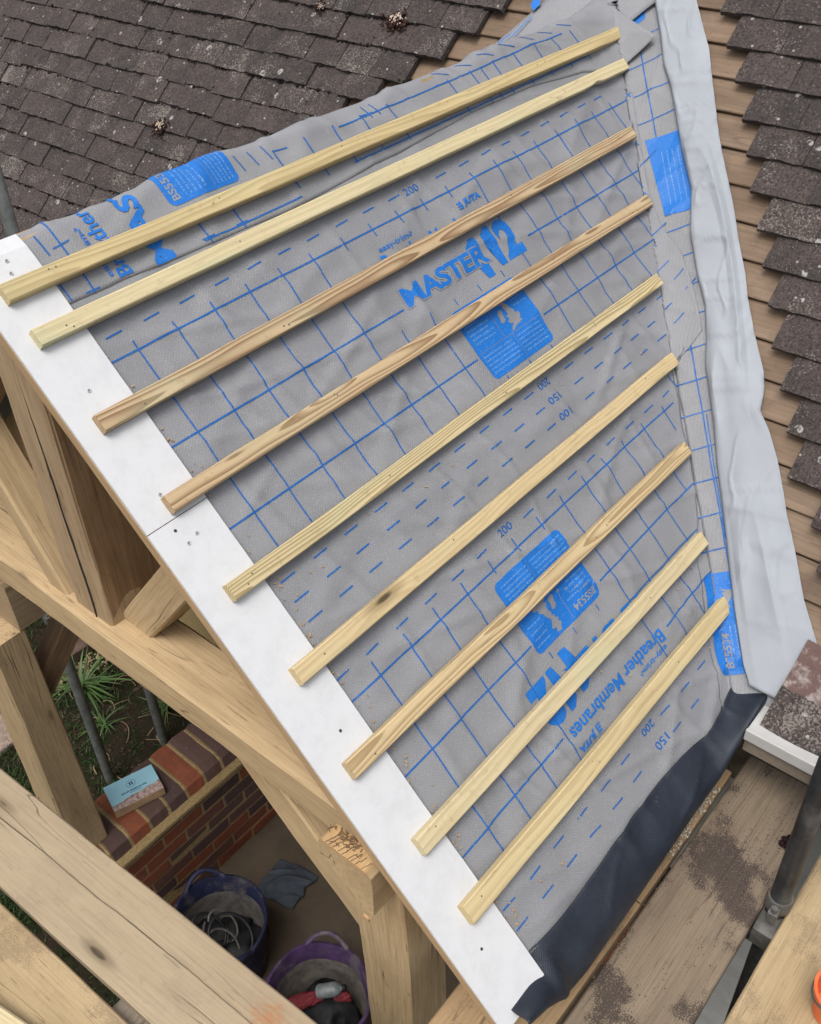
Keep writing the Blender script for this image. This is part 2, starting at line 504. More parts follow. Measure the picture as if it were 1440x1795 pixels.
BATTEN = [
    dict(light=(0.57, 0.458, 0.246), dark=(0.323, 0.235, 0.108), ring=.55, period=.0075, pith=(.01, -.035), green=.12, knots=.55, seed=.3),
    dict(light=(0.605, 0.516, 0.314), dark=(0.373, 0.303, 0.164), ring=.30, period=.009, pith=(.03, -.05), green=.3, knots=.5, seed=1.7),
    dict(light=(0.522, 0.392, 0.238), dark=(0.24, 0.148, 0.078), ring=1.0, period=.0062, pith=(.006, -.03), green=.2, knots=.8, seed=2.9),
    dict(light=(0.531, 0.401, 0.24), dark=(0.262, 0.167, 0.088), ring=1.0, period=.0058, pith=(-.012, -.032), green=.1, knots=.6, seed=4.1),
    dict(light=(0.594, 0.496, 0.29), dark=(0.31, 0.234, 0.113), ring=1.0, period=.0055, pith=(.012, -.028), green=.18, knots=.45, seed=5.6),
    dict(light=(0.59, 0.468, 0.265), dark=(0.368, 0.267, 0.133), ring=.4, period=.008, pith=(.03, -.05), green=.15, knots=.5, seed=6.4),
    dict(light=(0.589, 0.46, 0.265), dark=(0.329, 0.228, 0.114), ring=.9, period=.006, pith=(-.008, -.035), green=.1, knots=.6, seed=7.9),
    dict(light=(0.595, 0.497, 0.304), dark=(0.371, 0.289, 0.155), ring=.35, period=.009, pith=(.02, -.06), green=.3, knots=.5, seed=8.8),
    dict(light=(0.59, 0.477, 0.267), dark=(0.353, 0.258, 0.125), ring=.4, period=.008, pith=(-.02, -.05), green=.2, knots=.45, seed=9.5),
]
m_bat = [mk_wood('treated_batten_%s' % w, crack=.2, fibre=.14, patch=.12, bumps=.3, **k) for w, k in
         zip(('golden', 'cream', 'brown', 'striped', 'lemon', 'buff', 'honey', 'sage', 'straw'), BATTEN)]
m_tile = mk_tile('weathered_concrete_tile')
m_moss = mk_plain('dark_moss', (.018, .015, .012), .95, .1, .4, 120, .6)
m_debris = mk_plain('pale_debris', (.40, .33, .27), .9, .1, .4, 150, .6)
m_brick = mk_brick('stock_brick')
m_mortar = mk_plain('yellow_sand_mortar', (.28, .205, .10), .95, .1, .22, 120, .6)
m_steel = mk_plain('galvanised_steel', (.20, .215, .205), .5, .5, .25, 22, .15, metal=.55, dirt=((.33, .33, .31), .6))
m_steel_dark = mk_plain('blackened_steel', (.030, .033, .036), .42, .5, .35, 18, .25, metal=.3, dirt=((.16, .16, .16), .5))
m_coupler = mk_plain('grey_coupler', (.13, .125, .115), .55, .5, .3, 40, .3, metal=.4, dirt=((.12, .06, .03), .7))
m_screw = mk_plain('screw_zinc', (.40, .40, .40), .5, .5, .2, 100, .1, metal=.1)
m_hole = mk_plain('screw_recess', (.05, .045, .04), .8)
m_nail = mk_plain('nail_steel', (.12, .10, .075), .5, .5, .3, 200, .1, metal=.4)
m_white_upvc = mk_plain('white_upvc', (.46, .46, .445), .4, .4, .05, 14, .05, dirt=((.38, .36, .33), .35))
m_black = mk_plain('black_plastic', (.016, .016, .017), .5, .4, .3, 30, .1)

def mk_cement_board():
    M = Mat('white_cement_board', .75, .25)
    p = M.tc()
    c = M.mix(M.ramp(M.noise(p, 24, 5, .7), .4, .7, 0, 1), (.585, .595, .605), (.545, .556, .567))
    c = M.mix(M.ramp(M.noise(M.vmath('ADD', p, (3, 2, 8)), 11, 4, .7), .58, .72, 0, .22), c, (.50, .485, .45))
    c = M.mix(M.ramp(M.noise(p, 380, 2, .6), .66, .76, 0, .45), c, (.34, .33, .31))
    M.color(c).bump(M.noise(p, 300, 3, .6), .12, .001)
    return M.m
m_cem = mk_cement_board()

def mk_felt():
    M = Mat('navy_eaves_felt', .42, .45)
    p = M.tc('UV')
    q = M.sep(p)
    # fine diagonal woven emboss
    a = M.math('SINE', M.math('MULTIPLY', M.math('ADD', q[0], q[1]), 2 * math.pi / .0062))
    b = M.math('SINE', M.math('MULTIPLY', M.math('SUBTRACT', q[0], M.math('MULTIPLY', q[1], 1.4)), 2 * math.pi / .0075))
    h = M.math('ADD', a, M.math('MULTIPLY', b, .7))
    o = M.tc('Object')
    n = M.noise(o, 9, 4, .6)
    c = M.mix(M.ramp(n, .35, .7, 0, 1), (.012, .016, .025), (.020, .026, .038))
    c = M.mix(M.ramp(M.noise(o, 300, 2, .7), .66, .74, 0, .4), c, (.18, .19, .19))
    c = M.mix(M.ramp(M.noise(M.scale(o, (1, 1, 1)), 26, 5, .75), .62, .74, 0, .28), c, (.16, .16, .16))
    M.color(c).bump(h, .15, .0008)
    return M.m
m_felt = mk_felt()

# ------------------------------------------------------------------ ground, lawn, floor, paving
def mk_soil():
    M = Mat('dark_soil', .95, .1)
    p = M.tc()
    c = M.mix(M.ramp(M.noise(p, 7, 5, .7), .4, .62, 0, 1), (.030, .021, .015), (.014, .020, .007))
    c = M.mix(M.ramp(M.noise(p, 60, 4, .75), .55, .72, 0, .6), c, (.075, .055, .038))
    M.color(c).bump(M.noise(p, 40, 5, .7), 1.0, .02)
    return M.m
m_soil = mk_soil()
m_slab = mk_plain('porch_screed', (.100, .078, .056), .85, .2, .16, 5, .2, dirt=((.075, .058, .042), .5))
m_pave = mk_plain('pale_paving', (.36, .355, .33), .85, .2, .10, 9, .2, dirt=((.26, .25, .23), .4))

bm = bmesh.new()
grid(bm, lambda i, j: Vector(((i - .5) * 300, (j - .5) * 300, -3.72)), 4, 4)
tag(link('ground', bm, m_soil), kind='structure')

def lawn_z(x, y):
    return -3.42 + .05 * noise.noise((x * 1.3, y * 1.3, 2)) + .022 * noise.noise((x * 6, y * 6, 5)) - .008 * noise.noise((x * 21, y * 21, 1))
bm = bmesh.new()
grid(bm, lambda i, j: Vector((-1.6 + 5.2 * i, 1.03 + 4.4 * j, lawn_z(-1.6 + 5.2 * i, 1.03 + 4.4 * j))), 104, 88)
grid(bm, lambda i, j: Vector((-2.6 + 2.55 * i, -2.4 + 3.43 * j, lawn_z(-2.6 + 2.55 * i, -2.4 + 3.43 * j))), 51, 68)
tag(link('garden_soil', bm, m_soil, smooth=True), kind='structure')
bm = bmesh.new()
grid(bm, lambda i, j: Vector((-.05 + 1.5 * i, -1.25 + 2.1 * j, -3.64)), 6, 8)
tag(link('porch_floor', bm, m_slab), kind='structure')
bm = bmesh.new()
grid(bm, lambda i, j: Vector((-.05 + 7 * i, -6 + 4.75 * j, -3.632)), 14, 10)
tag(link('paving', bm, m_pave), kind='structure')

def mk_leaf(name, a, b):
    M = Mat(name, .55, .35)
    t = M.attr('tint')
    c = M.mix(t, a, b)
    M.color(c); M.bump(M.noise(M.tc(), 200, 2), .2, .001)
    M.b.inputs['Transmission Weight'].default_value = 0
    return M.m
m_grass = mk_leaf('grass_blades', (.008, .028, .004), (.042, .085, .013))
m_strap = mk_leaf('strap_leaves', (.022, .062, .013), (.085, .14, .045))
m_broad = mk_leaf('broad_leaves', (.020, .065, .010), (.075, .16, .025))

def blade(bm, lay, base, ang, h, w, bend, seg=4, tint=.5, tip=.1):
    d = Vector((math.cos(ang), math.sin(ang), 0)); sd = Vector((-d.y, d.x, 0))
    prev = None
    for k in range(seg + 1):
        t = k / seg
        p = base + d * (bend * t * t) + Vector((0, 0, h * (t - .55 * t * t * min(1.4, bend / max(h, .01)))))
        ww = w * (1 - t) ** .6 * .5 + w * tip * .05
        cur = (bm.verts.new(p - sd * ww), bm.verts.new(p + sd * ww))
        for v in cur: v[lay] = tint
        if prev: bm.faces.new((prev[0], prev[1], cur[1], cur[0]))
        prev = cur
bm = bmesh.new(); lay = bm.verts.layers.float.new('tint')
rg = random.Random(3)
for k in range(22000):
    if k < 15000: x, y = rg.uniform(-.3, 1.5), rg.uniform(1.04, 3.0)
    else: x, y = rg.uniform(-.85, -.06), rg.uniform(-.6, 1.6)
    dens = noise.noise((x * 2.2, y * 2.2, 7)) + .5 * noise.noise((x * 6, y * 6, 3))
    if dens < -.12 and rg.random() < .7: continue
    if .62 < x < 1.1 and 1.3 < y < 1.95 and rg.random() < .75: continue
    h = rg.uniform(.025, .085)
    blade(bm, lay, Vector((x, y, lawn_z(x, y) - .005)), rg.uniform(0, 6.28), h, rg.uniform(.003, .007), rg.uniform(.01, .06), 3, min(1, max(0, rg.gauss(.4, .28))))
tag(link('grass', bm, m_grass), 'dark green patchy grass growing in the soil below the porch', 'grass', kind='stuff')

# ------------------------------------------------------------------ the house: tiled roof, boarding, wall, gutter
house = empty('house_roof', MM(.6, 1.85, 0), 'old main roof of dark lichen spotted plain tiles with a stripped strip of brown boarding', 'roof')
GA = .1012
S0 = .112                                   # bottom line of one course on the right of the porch

def tile_into(bm, lays, a0, a1, sb, h0=.050, slope=.118, length=.265, rot=0.0, tint=.5, t2=.3, clean=0.0, rnd_=random, skew=0.0):
    T = .0180
    nu, nv = 7, 7
    lt, lt2, lc = lays
    ca = (a0 + a1) / 2
    seed = rnd_.random() * 99
    vt, vb = [], []
    for i in range(nu + 1):
        ra, rb = [], []
        for j in range(nv + 1):
            fu, fv = i / nu, j / nv
            a = a0 + (a1 - a0) * fu
            s = sb - length * (1 - fv)
            if fv == 1: s += .0045 * noise.noise((a * 40 + seed, 0, 0)) + .0030 * noise.noise((a * 120, seed, 0))
            if i in (0, nu): a += .0016 * noise.noise((s * 60, seed, i))
            h = h0 - slope * (sb - s) - .0035 * (2 * fu - 1) ** 2 - .0018 * (fv > .97)
            h += skew * (2 * fu - 1)
            aa = ca + (a - ca) * math.cos(rot) - (s - sb) * math.sin(rot)
            ss = sb + (a - ca) * math.sin(rot) + (s - sb) * math.cos(rot)
            v1 = bm.verts.new(MM(aa, ss, h)); v2 = bm.verts.new(MM(aa, ss, h - T))
            for v in (v1, v2):
                v[lt] = tint; v[lt2] = t2
                v[lc] = 1.0 if (clean > 0 and fv < clean) else 0.0
            ra.append(v1); rb.append(v2)
        vt.append(ra); vb.append(rb)
    for i in range(nu):
        for j in range(nv):
            bm.faces.new((vt[i][j], vt[i][j + 1], vt[i + 1][j + 1], vt[i + 1][j]))
        bm.faces.new((vt[i][nv], vb[i][nv], vb[i + 1][nv], vt[i + 1][nv]))
    for j in range(nv):
        bm.faces.new((vt[0][j], vb[0][j], vb[0][j + 1], vt[0][j + 1]))
        bm.faces.new((vt[nu][j + 1], vb[nu][j + 1], vb[nu][j], vt[nu][j]))

def newtile():
    bm = bmesh.new()
    return bm, (bm.verts.layers.float.new('tint'), bm.verts.layers.float.new('tint2'), bm.verts.layers.float.new('clean'))

W = .1655
rt = random.Random(21)
def tint_pair():
    return min(1, max(0, rt.gauss(.45, .28))), rt.random()
# right of the porch: left ends of the courses step down along the valley
RIGHT = [(.114, .467), (.214, .540), (.315, .613), (.412, .672), (.512, .729), (.612, .797), (.710, .858), (.808, .919), (.915, .980), (1.012, 1.051), (1.114, 1.113), (1.226, 1.168), (1.319, 1.275), (1.42, 1.335), (1.521, 1.40), (1.622, 1.46)]
bm, L3 = newtile()
for k in range(-14, 19):
    sb = S0 + GA * k
    a = None
    for s_, a_ in RIGHT:
        if abs(s_ - sb) < .045: a = a_; sb = s_
    if a is None: a = .40 + .70 * max(0, sb - .02) if sb > 0 else .40 - .5 * (-sb) * .0 + (W / 2 if k % 2 else 0) * .4
    if sb > 1.68: a = 1.55
    first = True
    while a < 3.4:
        t, t2 = tint_pair()
        w = W * (.62 if (first and k % 3 == 0) else 1) if sb > 1.68 else W
        tile_into(bm, L3, a + .0012, a + w - .0012, sb + rt.gauss(0, .0016), h0=.050 + rt.gauss(0, .0014), rot=rt.gauss(0, .006), tint=t, t2=t2 * (.75 if a > 1.3 else 1.0), rnd_=rt, skew=rt.gauss(0, .0006), clean=.72 if (first and k in (-2, 14)) else 0)
        a += w; first = False
link('tile_field', bm, m_tile, house, smooth=40)
# left of the porch
LEFT = [(.010, -.275), (.113, -.336), (.210, -.398), (.316, -.483), (.421, -.592), (.517, -.689)]
bm, L3 = newtile()
moss_pts = []
for k in range(-14, 20):
    sb = S0 + GA * k
    a = None
    for s_, a_ in LEFT:
        if abs(s_ - sb) < .045: a = a_; sb = s_
    if a is None: a = (-.72 - .95 * (sb - .52)) if sb > .5 else -.24 + .02 * (k % 2)
    while a > -4.4:
        t, t2 = tint_pair()
        tile_into(bm, L3, a - W + .0012, a - .0012, sb + rt.gauss(0, .0030), h0=.050 + rt.gauss(0, .0024), rot=rt.gauss(0, .007), tint=t, t2=t2, rnd_=rt, skew=rt.gauss(0, .0008))
        if a > -3.6 and rt.random() < .85: moss_pts.append((a, sb))
        a -= W
link('tile_field', bm, m_tile, house, smooth=40)

# moss and dirt lodged in the joints and along the tails of the tiles
def blob(bm, P, r, nrm, flat=.5, seed=0, sub=1):
    g = bmesh.ops.create_icosphere(bm, subdivisions=sub, radius=1.0)
    q = nrm.to_track_quat('Z', 'Y').to_matrix()
    for v in g['verts']:
        k = 1 + .5 * noise.noise(v.co * 1.6 + Vector((seed, seed * .7, 0)))
        v.co = q @ Vector((v.co.x * r * k, v.co.y * r * k, v.co.z * r * flat * k)) + P
bm = bmesh.new()
for a, sb in moss_pts:
    for k in range(rt.randint(4, 9)):
        aa = a - rt.random() * W
        blob(bm, MM(aa, sb + rt.uniform(-.002, .004), rt.uniform(.032, .046)), rt.uniform(.003, .0085), NM, .6, rt.random() * 50)
    for k in range(rt.randint(0, 3)):
        blob(bm, MM(a + rt.uniform(-.002, .002), sb - rt.uniform(.002, .09), .044), rt.uniform(.002, .0045), NM, .4, rt.random() * 50)
mo = link('moss', bm, m_moss, house, smooth=True); tag(mo, kind='stuff')
# three big clumps of moss and bird dirt on the left field
for (px_a, px_s, r) in ((-1.12, .215, .026), (-.74, .22, .045), (-1.66, .815, .036)):
    bm = bmesh.new()
    for k in range(70):
        blob(bm, MM(px_a + rt.gauss(0, r * .55), px_s + rt.gauss(0, r * .42), .048 + rt.random() * r * .3), r * rt.uniform(.08, .24), NM, .7, rt.random() * 50)
    link('moss_clump', bm, mk_plain('red_brown_moss', (.040, .020, .016), .95, .1, .6, 90, .8), house, smooth=True)
    bm = bmesh.new()
    for k in range(26):
        blob(bm, MM(px_a + .01 + rt.gauss(0, r * .3), px_s - r * .1 + rt.gauss(0, r * .25), .052 + r * .28), r * rt.uniform(.05, .15), NM, .5, rt.random() * 50)
    link('bird_dropping', bm, m_debris, house, smooth=True)

# brown boarding uncovered on both sides of the porch valley
m_deck_list = [m_deck]
def deck(side):
    M = Matrix((Vector((0, -1, 0)), Vector((-R2, 0, -R2)), NM)).transposed().to_4x4()   # local x = a, y = s, z = h
    M.translation = Vector((XV, 0, 0))
    bm = bmesh.new()
    for k in range(-12, 18):
        s1 = .090 + .1003 * k; s0 = s1 - .0985
        a0 = (max(.22, .735 * s1 + .165) if s1 < 1.0 else .735 * s1 + .14) if side > 0 else max(.16, .72 * s1 + .12)
        x = a0
        while x < a0 + .75:
            x2 = x + rt.uniform(.5, 1.1)
            n = 8
            tp, bt = [], []
            for i in range(n + 1):
                xx = x + (x2 - .002 - x) * i / n
                wv = .0014 * noise.noise((xx * 5, s1 * 9, 1))
                A = side * xx
                tp.append([bm.verts.new((A, s0 + wv, .004)), bm.verts.new((A, (s0 + s1) / 2, .0120 + .0006 * noise.noise((xx * 9, s1, 4)))), bm.verts.new((A, s1 - .003 + wv, .0165)), bm.verts.new((A, s1 + wv, .0150)), bm.verts.new((A, s1 + wv, .002))])
            for p_, q_ in zip(tp, tp[1:]):
                for c in range(4):
                    f = (p_[c], q_[c], q_[c + 1], p_[c + 1])
                    bm.faces.new(f if side < 0 else f[::-1])
            for e in (tp[0], tp[-1]):
                try: bm.faces.new(e)
                except Exception: pass
            x = x2
    bmesh.ops.recalc_face_normals(bm, faces=bm.faces[:])
    link('roof_boarding', bm, m_deck, house, M)
deck(1); deck(-1)
# plain dark underlay below boarding and tiles
bm = bmesh.new()
grid(bm, lambda i, j: MM(.0 + 3.6 * i, -1.5 + 3.34 * j, -.012) , 6, 6)
grid(bm, lambda i, j: MM(-4.5 + 4.5 * i, -1.5 + 3.34 * j, -.012), 6, 6)
link('underlay', bm, m_black, house)

# house wall below the eaves
def brick_face(bm, lay, x0, x1, z0, z1, put, rnd_, L=.215, H=.064, J=.012, depth=.05, half=True):
    row = 0; z = z1
    while z - H > z0 - .03:
        x = x0 - (L / 2 + J / 2 if row % 2 else 0)
        while x < x1:
            a, b = max(x, x0), min(x + L, x1)
            if b - a > .02:
                t = min(1, max(0, rnd_.betavariate(1.1, 1.0)))
                d = rnd_.uniform(-.003, .002)
                vs_ = add_box(bm, (a, -depth, z - H), (b, d, z), .004)
                for v in vs_:
                    v[lay] = t
                    v.co += Vector((noise.noise(v.co * 60), noise.noise(v.co * 60 + Vector((3, 0, 0))), noise.noise(v.co * 60 + Vector((0, 5, 0))))) * .0016
                    v.co = put(v.co)
            x += L + J
        z -= H + J; row += 1
wall_h = empty('house_wall', (1.3, 0, -3.64), 'shaded brick house wall behind the oak porch', 'wall')
bm = bmesh.new(); lay = bm.verts.layers.float.new('tint')
brick_face(bm, lay, -1.6, .7, -3.6, -1.42, lambda c: Vector((1.3 - c.y, c.x, c.z)), random.Random(5))
bmesh.ops.recalc_face_normals(bm, faces=bm.faces[:])
link('brickwork', bm, m_brick, wall_h)
bm = bmesh.new(); add_box(bm, (1.285, -3.2, -3.70), (1.3, -1.12, -1.85))
link('rendered_panel', bm, m_pave, wall_h)
bm = bmesh.new(); add_box(bm, (1.27, -3.2, -1.849), (1.3, -1.02, -1.415), .006)
link('stone_band', bm, mk_plain('olive_stone', (.15, .125, .085), .9, .2, .35, 14, .5), wall_h)
bm = bmesh.new(); add_box(bm, (1.306, -3.2, -3.7), (1.55, 4.2, -1.41))
link('mortar', bm, m_mortar, wall_h)

# white eaves board / soffit end under the loose tile, black bracket
gut = empty('eaves_board', (.97, -1.45, -1.28), 'short white plastic eaves board under the loose tile at the house eaves', 'fascia board')
bm = bmesh.new()
add_box(bm, (.972, -1.545, -1.276), (1.16, -1.362, -1.258), .003)
add_box(bm, (.961, -1.545, -1.286), (.9715, -1.362, -1.250), .003)
link('soffit_board', bm, m_white_upvc, gut)
bm = bmesh.new()
add_box(bm, (.974, -1.54, -1.34), (.995, -1.362, -1.2775), .003)
link('timber_batten', bm, m_board_grey, gut)
br = empty('eaves_bracket', (.93, -1.565, -1.34), 'black plastic bracket at the end of the white eaves board', 'bracket')
bm = bmesh.new()
add_box(bm, (.90, -1.585, -1.36), (.955, -1.548, -1.30), .006)
add_box(bm, (.93, -1.580, -1.30), (1.02, -1.552, -1.24), .006)
link('bracket_body', bm, m_black, br)
bm = bmesh.new()
add_tube(bm, [(.905, -1.566, -1.335), (.888, -1.566, -1.335)], .015, 14)
link('bolt_head', bm, m_coupler, br)
bm, L3 = newtile()
tile_into(bm, L3, 1.379, 1.546, 1.852, h0=.058, slope=.10, rot=.04, tint=.6, t2=.98, clean=.50, rnd_=rt)
lt = link('roof_tile', bm, m_tile, smooth=40)
tag(origin_to(lt, MM(1.46, 1.7, .05)), 'single loose roof tile with pinkish clean top half and nail hole lying over the pale membrane', 'roof tile')
bm = bmesh.new()
r_ = [bm.verts.new(MM(1.445, 1.616, .0365) + (Vector((0, -1, 0)) * math.cos(a) + Vector((-R2, 0, -R2)) * math.sin(a)) * .004) for a in [k * math.pi / 5 for k in range(10)]]
bm.faces.new(r_)
link('nail_hole', bm, m_hole, lt)
# ------------------------------------------------------------------ oak porch frame
TX = .063                                    # front of the truss
frame = empty('oak_porch_frame', (TX, 0, -1.0), 'pale green oak porch frame with king post truss standing under the white verge board', 'timber frame')
beam('tie_beam', (.110, 1.12, -1.030), (.110, -.978, -1.030), (0, 0, 1), .150, .108, m_oak, frame, rough=.003, bev=.008, seed=3.3)
cutL = [((.1, 0, -.012 / R2), (0, R2, R2)), ((.1, 0, -.012 / R2), (0, -R2, R2))]
beam('king_post', (.165, 0, -.985), (.165, 0, -.05), (-1, 0, 0), .146, .205, m_oak_cracked, frame, rough=.004, bev=.007, cuts=cutL, seed=1.5)
beam('brown_side_face', (.168, -.0755, -.985), (.168, -.0755, -.05), (0, -1, 0), .196, .006, m_oak_rough, frame, rough=.0022, bev=.002, seg=.03, cuts=cutL, seed=21.0)  # thin slab of darker, rougher brown oak over the post's right side
# raking struts from the foot of the king post to the rafters
und = [((0, 0, -.13), (0, -R2, R2)), ((0, 0, -.13), (0, R2, R2)), ((0, 0, -.978), (0, 0, -1))]
beam('strut', (.150, -.0650, -1.046), (.150, -.56, -.435), (-1, 0, 0), .098, .100, m_oak, frame, rough=.002, bev=.005, cuts=[((0, 0, -.16), (0, -R2, R2)), ((0, 0, -.977), (0, 0, -1))], seed=2.0)
beam('strut', (.106, .105, -1.05), (.106, .43, -.44), (-1, 0, 0), .070, .090, m_oak, frame, rough=.003, bev=.006, cuts=[((0, 0, -.16), (0, R2, R2)), ((0, 0, -.977), (0, 0, -1))], seed=4.4)
# infill behind the truss
for sgn, mt_ in ((1, m_oak), (-1, m_oak_rough)):
    M, L = frame_x((.305, sgn * .03, -1.0), (.305, sgn * .03, -.1), (-1, 0, 0))
    bm = bmesh.new()
    pts = [(sgn * .03, -1.0), (sgn * .80, -1.0), (sgn * .80, -.93), (sgn * .03, -.17)]
    a = [bm.verts.new((.29, y, z)) for y, z in pts]; b = [bm.verts.new((.33, y, z)) for y, z in pts]
    bm.faces.new(a); bm.faces.new(b[::-1])
    for i in range(4): bm.faces.new((a[i], b[i], b[(i + 1) % 4], a[(i + 1) % 4]))
    bmesh.ops.transform(bm, matrix=M.inverted(), verts=bm.verts[:])
    bmesh.ops.recalc_face_normals(bm, faces=bm.faces[:])
    link('infill_panel', bm, mt_, frame, M)
# rafters, both slopes
for x in (.135, .55, .97, 1.40, 1.80):
    for sgn in (-1, 1):
        L_ = 1.86 if x < 1.2 else (XV - x) / R2
        p0 = Vector((x, 0, 0)) + Vector((0, sgn * R2, R2)) * -.068
        p1 = p0 + Vector((0, sgn * R2, -R2)) * min(L_, 1.78)
        beam('rafter', p0, p1, (0, sgn * R2, R2), .12 if x < .2 else .05, .100, m_oak if x < .2 else m_board_yellow, frame, rough=.001, bev=.003, seg=.2)
# thin sawn strip under the verge board
M, L = frame_x(PP(.024, .012, -.006), PP(.024, 1.845, -.006), NP)
beam('verge_strip', PP(.021, .03, -.0045), PP(.021, 1.845, -.0045), NP, .034, .026, m_ply, frame, rough=.0006, bev=.0015, seg=.1)
# eaves plates running back to the house, ends projecting past the truss
beam('eaves_plate', (-.020, -.918, -1.125), (1.24, -.918, -1.125), (0, 0, 1), .142, .165, m_oak, frame, rough=.003, bev=.012, seed=6.0,
     cuts=[((-.012, -.918, -1.07), (-1, 0, 0)), ((-.012, -.862, -1.115), (0, .62, -.78))])
# chipped, freshly hewn end on the right plate
beam('hewn_end', (-.0135, -.918, -1.0435), (.060, -.918, -1.0435), (0, 0, 1), .128, .010, m_oak_fresh, frame, rough=.0015, bev=.004, seg=.008, seed=3.0)
bm = bmesh.new()
rg = random.Random(12)
for k in range(90):
    x, y = rg.gauss(.022, .010), rg.gauss(-.905, .022)
    ang = rg.gauss(.2, .9); ln = rg.uniform(.002, .0065)
    add_box(bm, (-ln, -.0007, -.001), (ln, .0007, .0012), 0, Matrix.Translation((x, y, -1.0375)) @ Matrix.Rotation(ang, 4, 'Z') @ Matrix.Rotation(rg.gauss(0, .35), 4, 'Y'))
link('wood_splinters', bm, m_oak_rough, frame)
for k in range(9):
    y0 = -.868 - .012 * k + rg.gauss(0, .003)
    bm = bmesh.new()
    pts = [Vector((-.0130 + (.018 + .02 * rg.random()) * f / 6, y0 - .010 * f / 6 + .0015 * noise.noise((f * 1.3, k, 0)), -1.0378)) for f in range(7)]
    add_tube(bm, pts, .0007, 5); link('end_crack', bm, m_hole, frame)
beam('side_plate', (.180, .945, -1.565), (1.24, .945, -1.565), (0, 0, 1), .21, .225, m_oak_cracked, frame, rough=.004, bev=.012, seed=7.7)
# posts
beam('post', (.138, -.925, -3.64), (.138, -.925, -1.20), (-1, 0, 0), .150, .150, m_oak, frame, rough=.003, bev=.006, seed=9.2)
beam('post', (.136, .945, -2.93), (.136, .945, -1.68), (-1, 0, 0), .190, .146, m_oak, frame, rough=.004, bev=.008, seed=11.0)
# braces
beam('brace', (.110, -.44, -1.03), (.110, -.955, -1.545), (-1, 0, 0), .108, .085, m_oak, frame, rough=.003, bev=.006, cuts=[((0, 0, -1.083), (0, 0, 1)), ((0, -.858, 0), (0, -1, 0))], seed=5.1)
beam('brace', (.19, -.93, -1.66), (.66, -.93, -1.19), (0, -1, 0), .12, .08, m_oak_rough, frame, rough=.002, cuts=[((0, 0, -1.209), (0, 0, 1))], seed=13.0)
beam('brace', (.20, .945, -2.05), (.62, .945, -1.60), (0, -1, 0), .10, .09, m_oak_rough, frame, rough=.003, cuts=[((0, 0, -1.679), (0, 0, 1))], seed=15.0)
# long drying shakes down the king post, shallow dark splits
def split(name, pts, w, parent, nrm):
    bm = bmesh.new(); nrm = Vector(nrm); prev = None
    n = len(pts)
    for i, p in enumerate(pts):
        t = (Vector(pts[min(i + 1, n - 1)]) - Vector(pts[max(i - 1, 0)])).normalized()
        sd = nrm.cross(t).normalized() * (w * (.25 + .75 * math.sin(math.pi * (i + .5) / n)))
        c = (bm.verts.new(Vector(p) - sd), bm.verts.new(Vector(p) - nrm * .006), bm.verts.new(Vector(p) + sd))
        if prev:
            bm.faces.new((prev[0], prev[1], c[1], c[0])); bm.faces.new((prev[1], prev[2], c[2], c[1]))
        prev = c
    return link(name, bm, m_hole, parent)
for (y0, z0, z1, w, ph) in ((-.018, -.30, -.975, .0012, .3),):
    pts = []
    for i in range(26):
        z = z0 + (z1 - z0) * i / 25
        pts.append((.0595 - .0005, y0 + .006 * noise.noise((z * 5, ph, 0)) + .002 * noise.noise((z * 30, ph, 0)), z))
    split('drying_split', pts, w, frame, (-1, 0, 0))
bm = bmesh.new()
add_tube(bm, [(.055, -.885, -1.42), (.061, -.885, -1.42), (.07, -.885, -1.42)], .011, 12, radii=[.009, .012, .012])
link('oak_peg', bm, m_oak_fresh, frame, smooth=40)
for sd_, yy, zz in ((0, .850 - .0985 + .0, 0),):
    pass

# ------------------------------------------------------------------ membranes
BS = [.116, .215, .411, .608, .815, 1.022, 1.235, 1.448, 1.617]
def wr(u, s):
    d = min(abs(s - b) for b in BS)
    pin = .45 + .55 * min(1, d / .07)
    a = .0026 * noise.noise((u * 1.9, s * 4.5, 1.3))
    w1 = noise.noise((u * 3.2 + s * 5.5, u * 1.1 - s * 1.2, 5.1))
    b = .0052 * max(0, 1 - abs(w1) * 5.0)
    w2 = noise.noise((u * 7.5 - s * 2.5, u * 1.3 + s * 2.2, 9.7))
    c = .0042 * max(0, 1 - abs(w2) * 7.0) * (1 if u > .2 else max(0, u / .2))
    w3 = noise.noise((u * 2.0 - s * 6.5, u * .8 + s * .7, 14.2))
    e = .0046 * max(0, 1 - abs(w3) * 8.0)
    sag = .0022 * math.cos(2 * math.pi * (u - .135) / .415)
    k = min(1, max(0, (u - .13) / .15))
    return (a + b + c + e + sag) * pin * (.12 + .88 * k * k * (3 - 2 * k))
def fold(u, s, h):
    w = (u - XV) * math.sqrt(2 / 3) + s / math.sqrt(3)
    hh = h + wr(u, s)
    if w <= 0:
        # soft bend where the sheets run into the valley
        return PP(u, s, hh + .010 * math.exp(w / .03))
    v = -(u - XV) / math.sqrt(3) + s * math.sqrt(2 / 3)
    return VV(v, w, hh + .010 * math.exp(-w / .03))
def interp(tab, x):
    if x <= tab[0][0]: return tab[0][1]
    for (a, b), (c, d) in zip(tab, tab[1:]):
        if x <= c: return b + (d - b) * (x - a) / (c - a)
    return tab[-1][1]

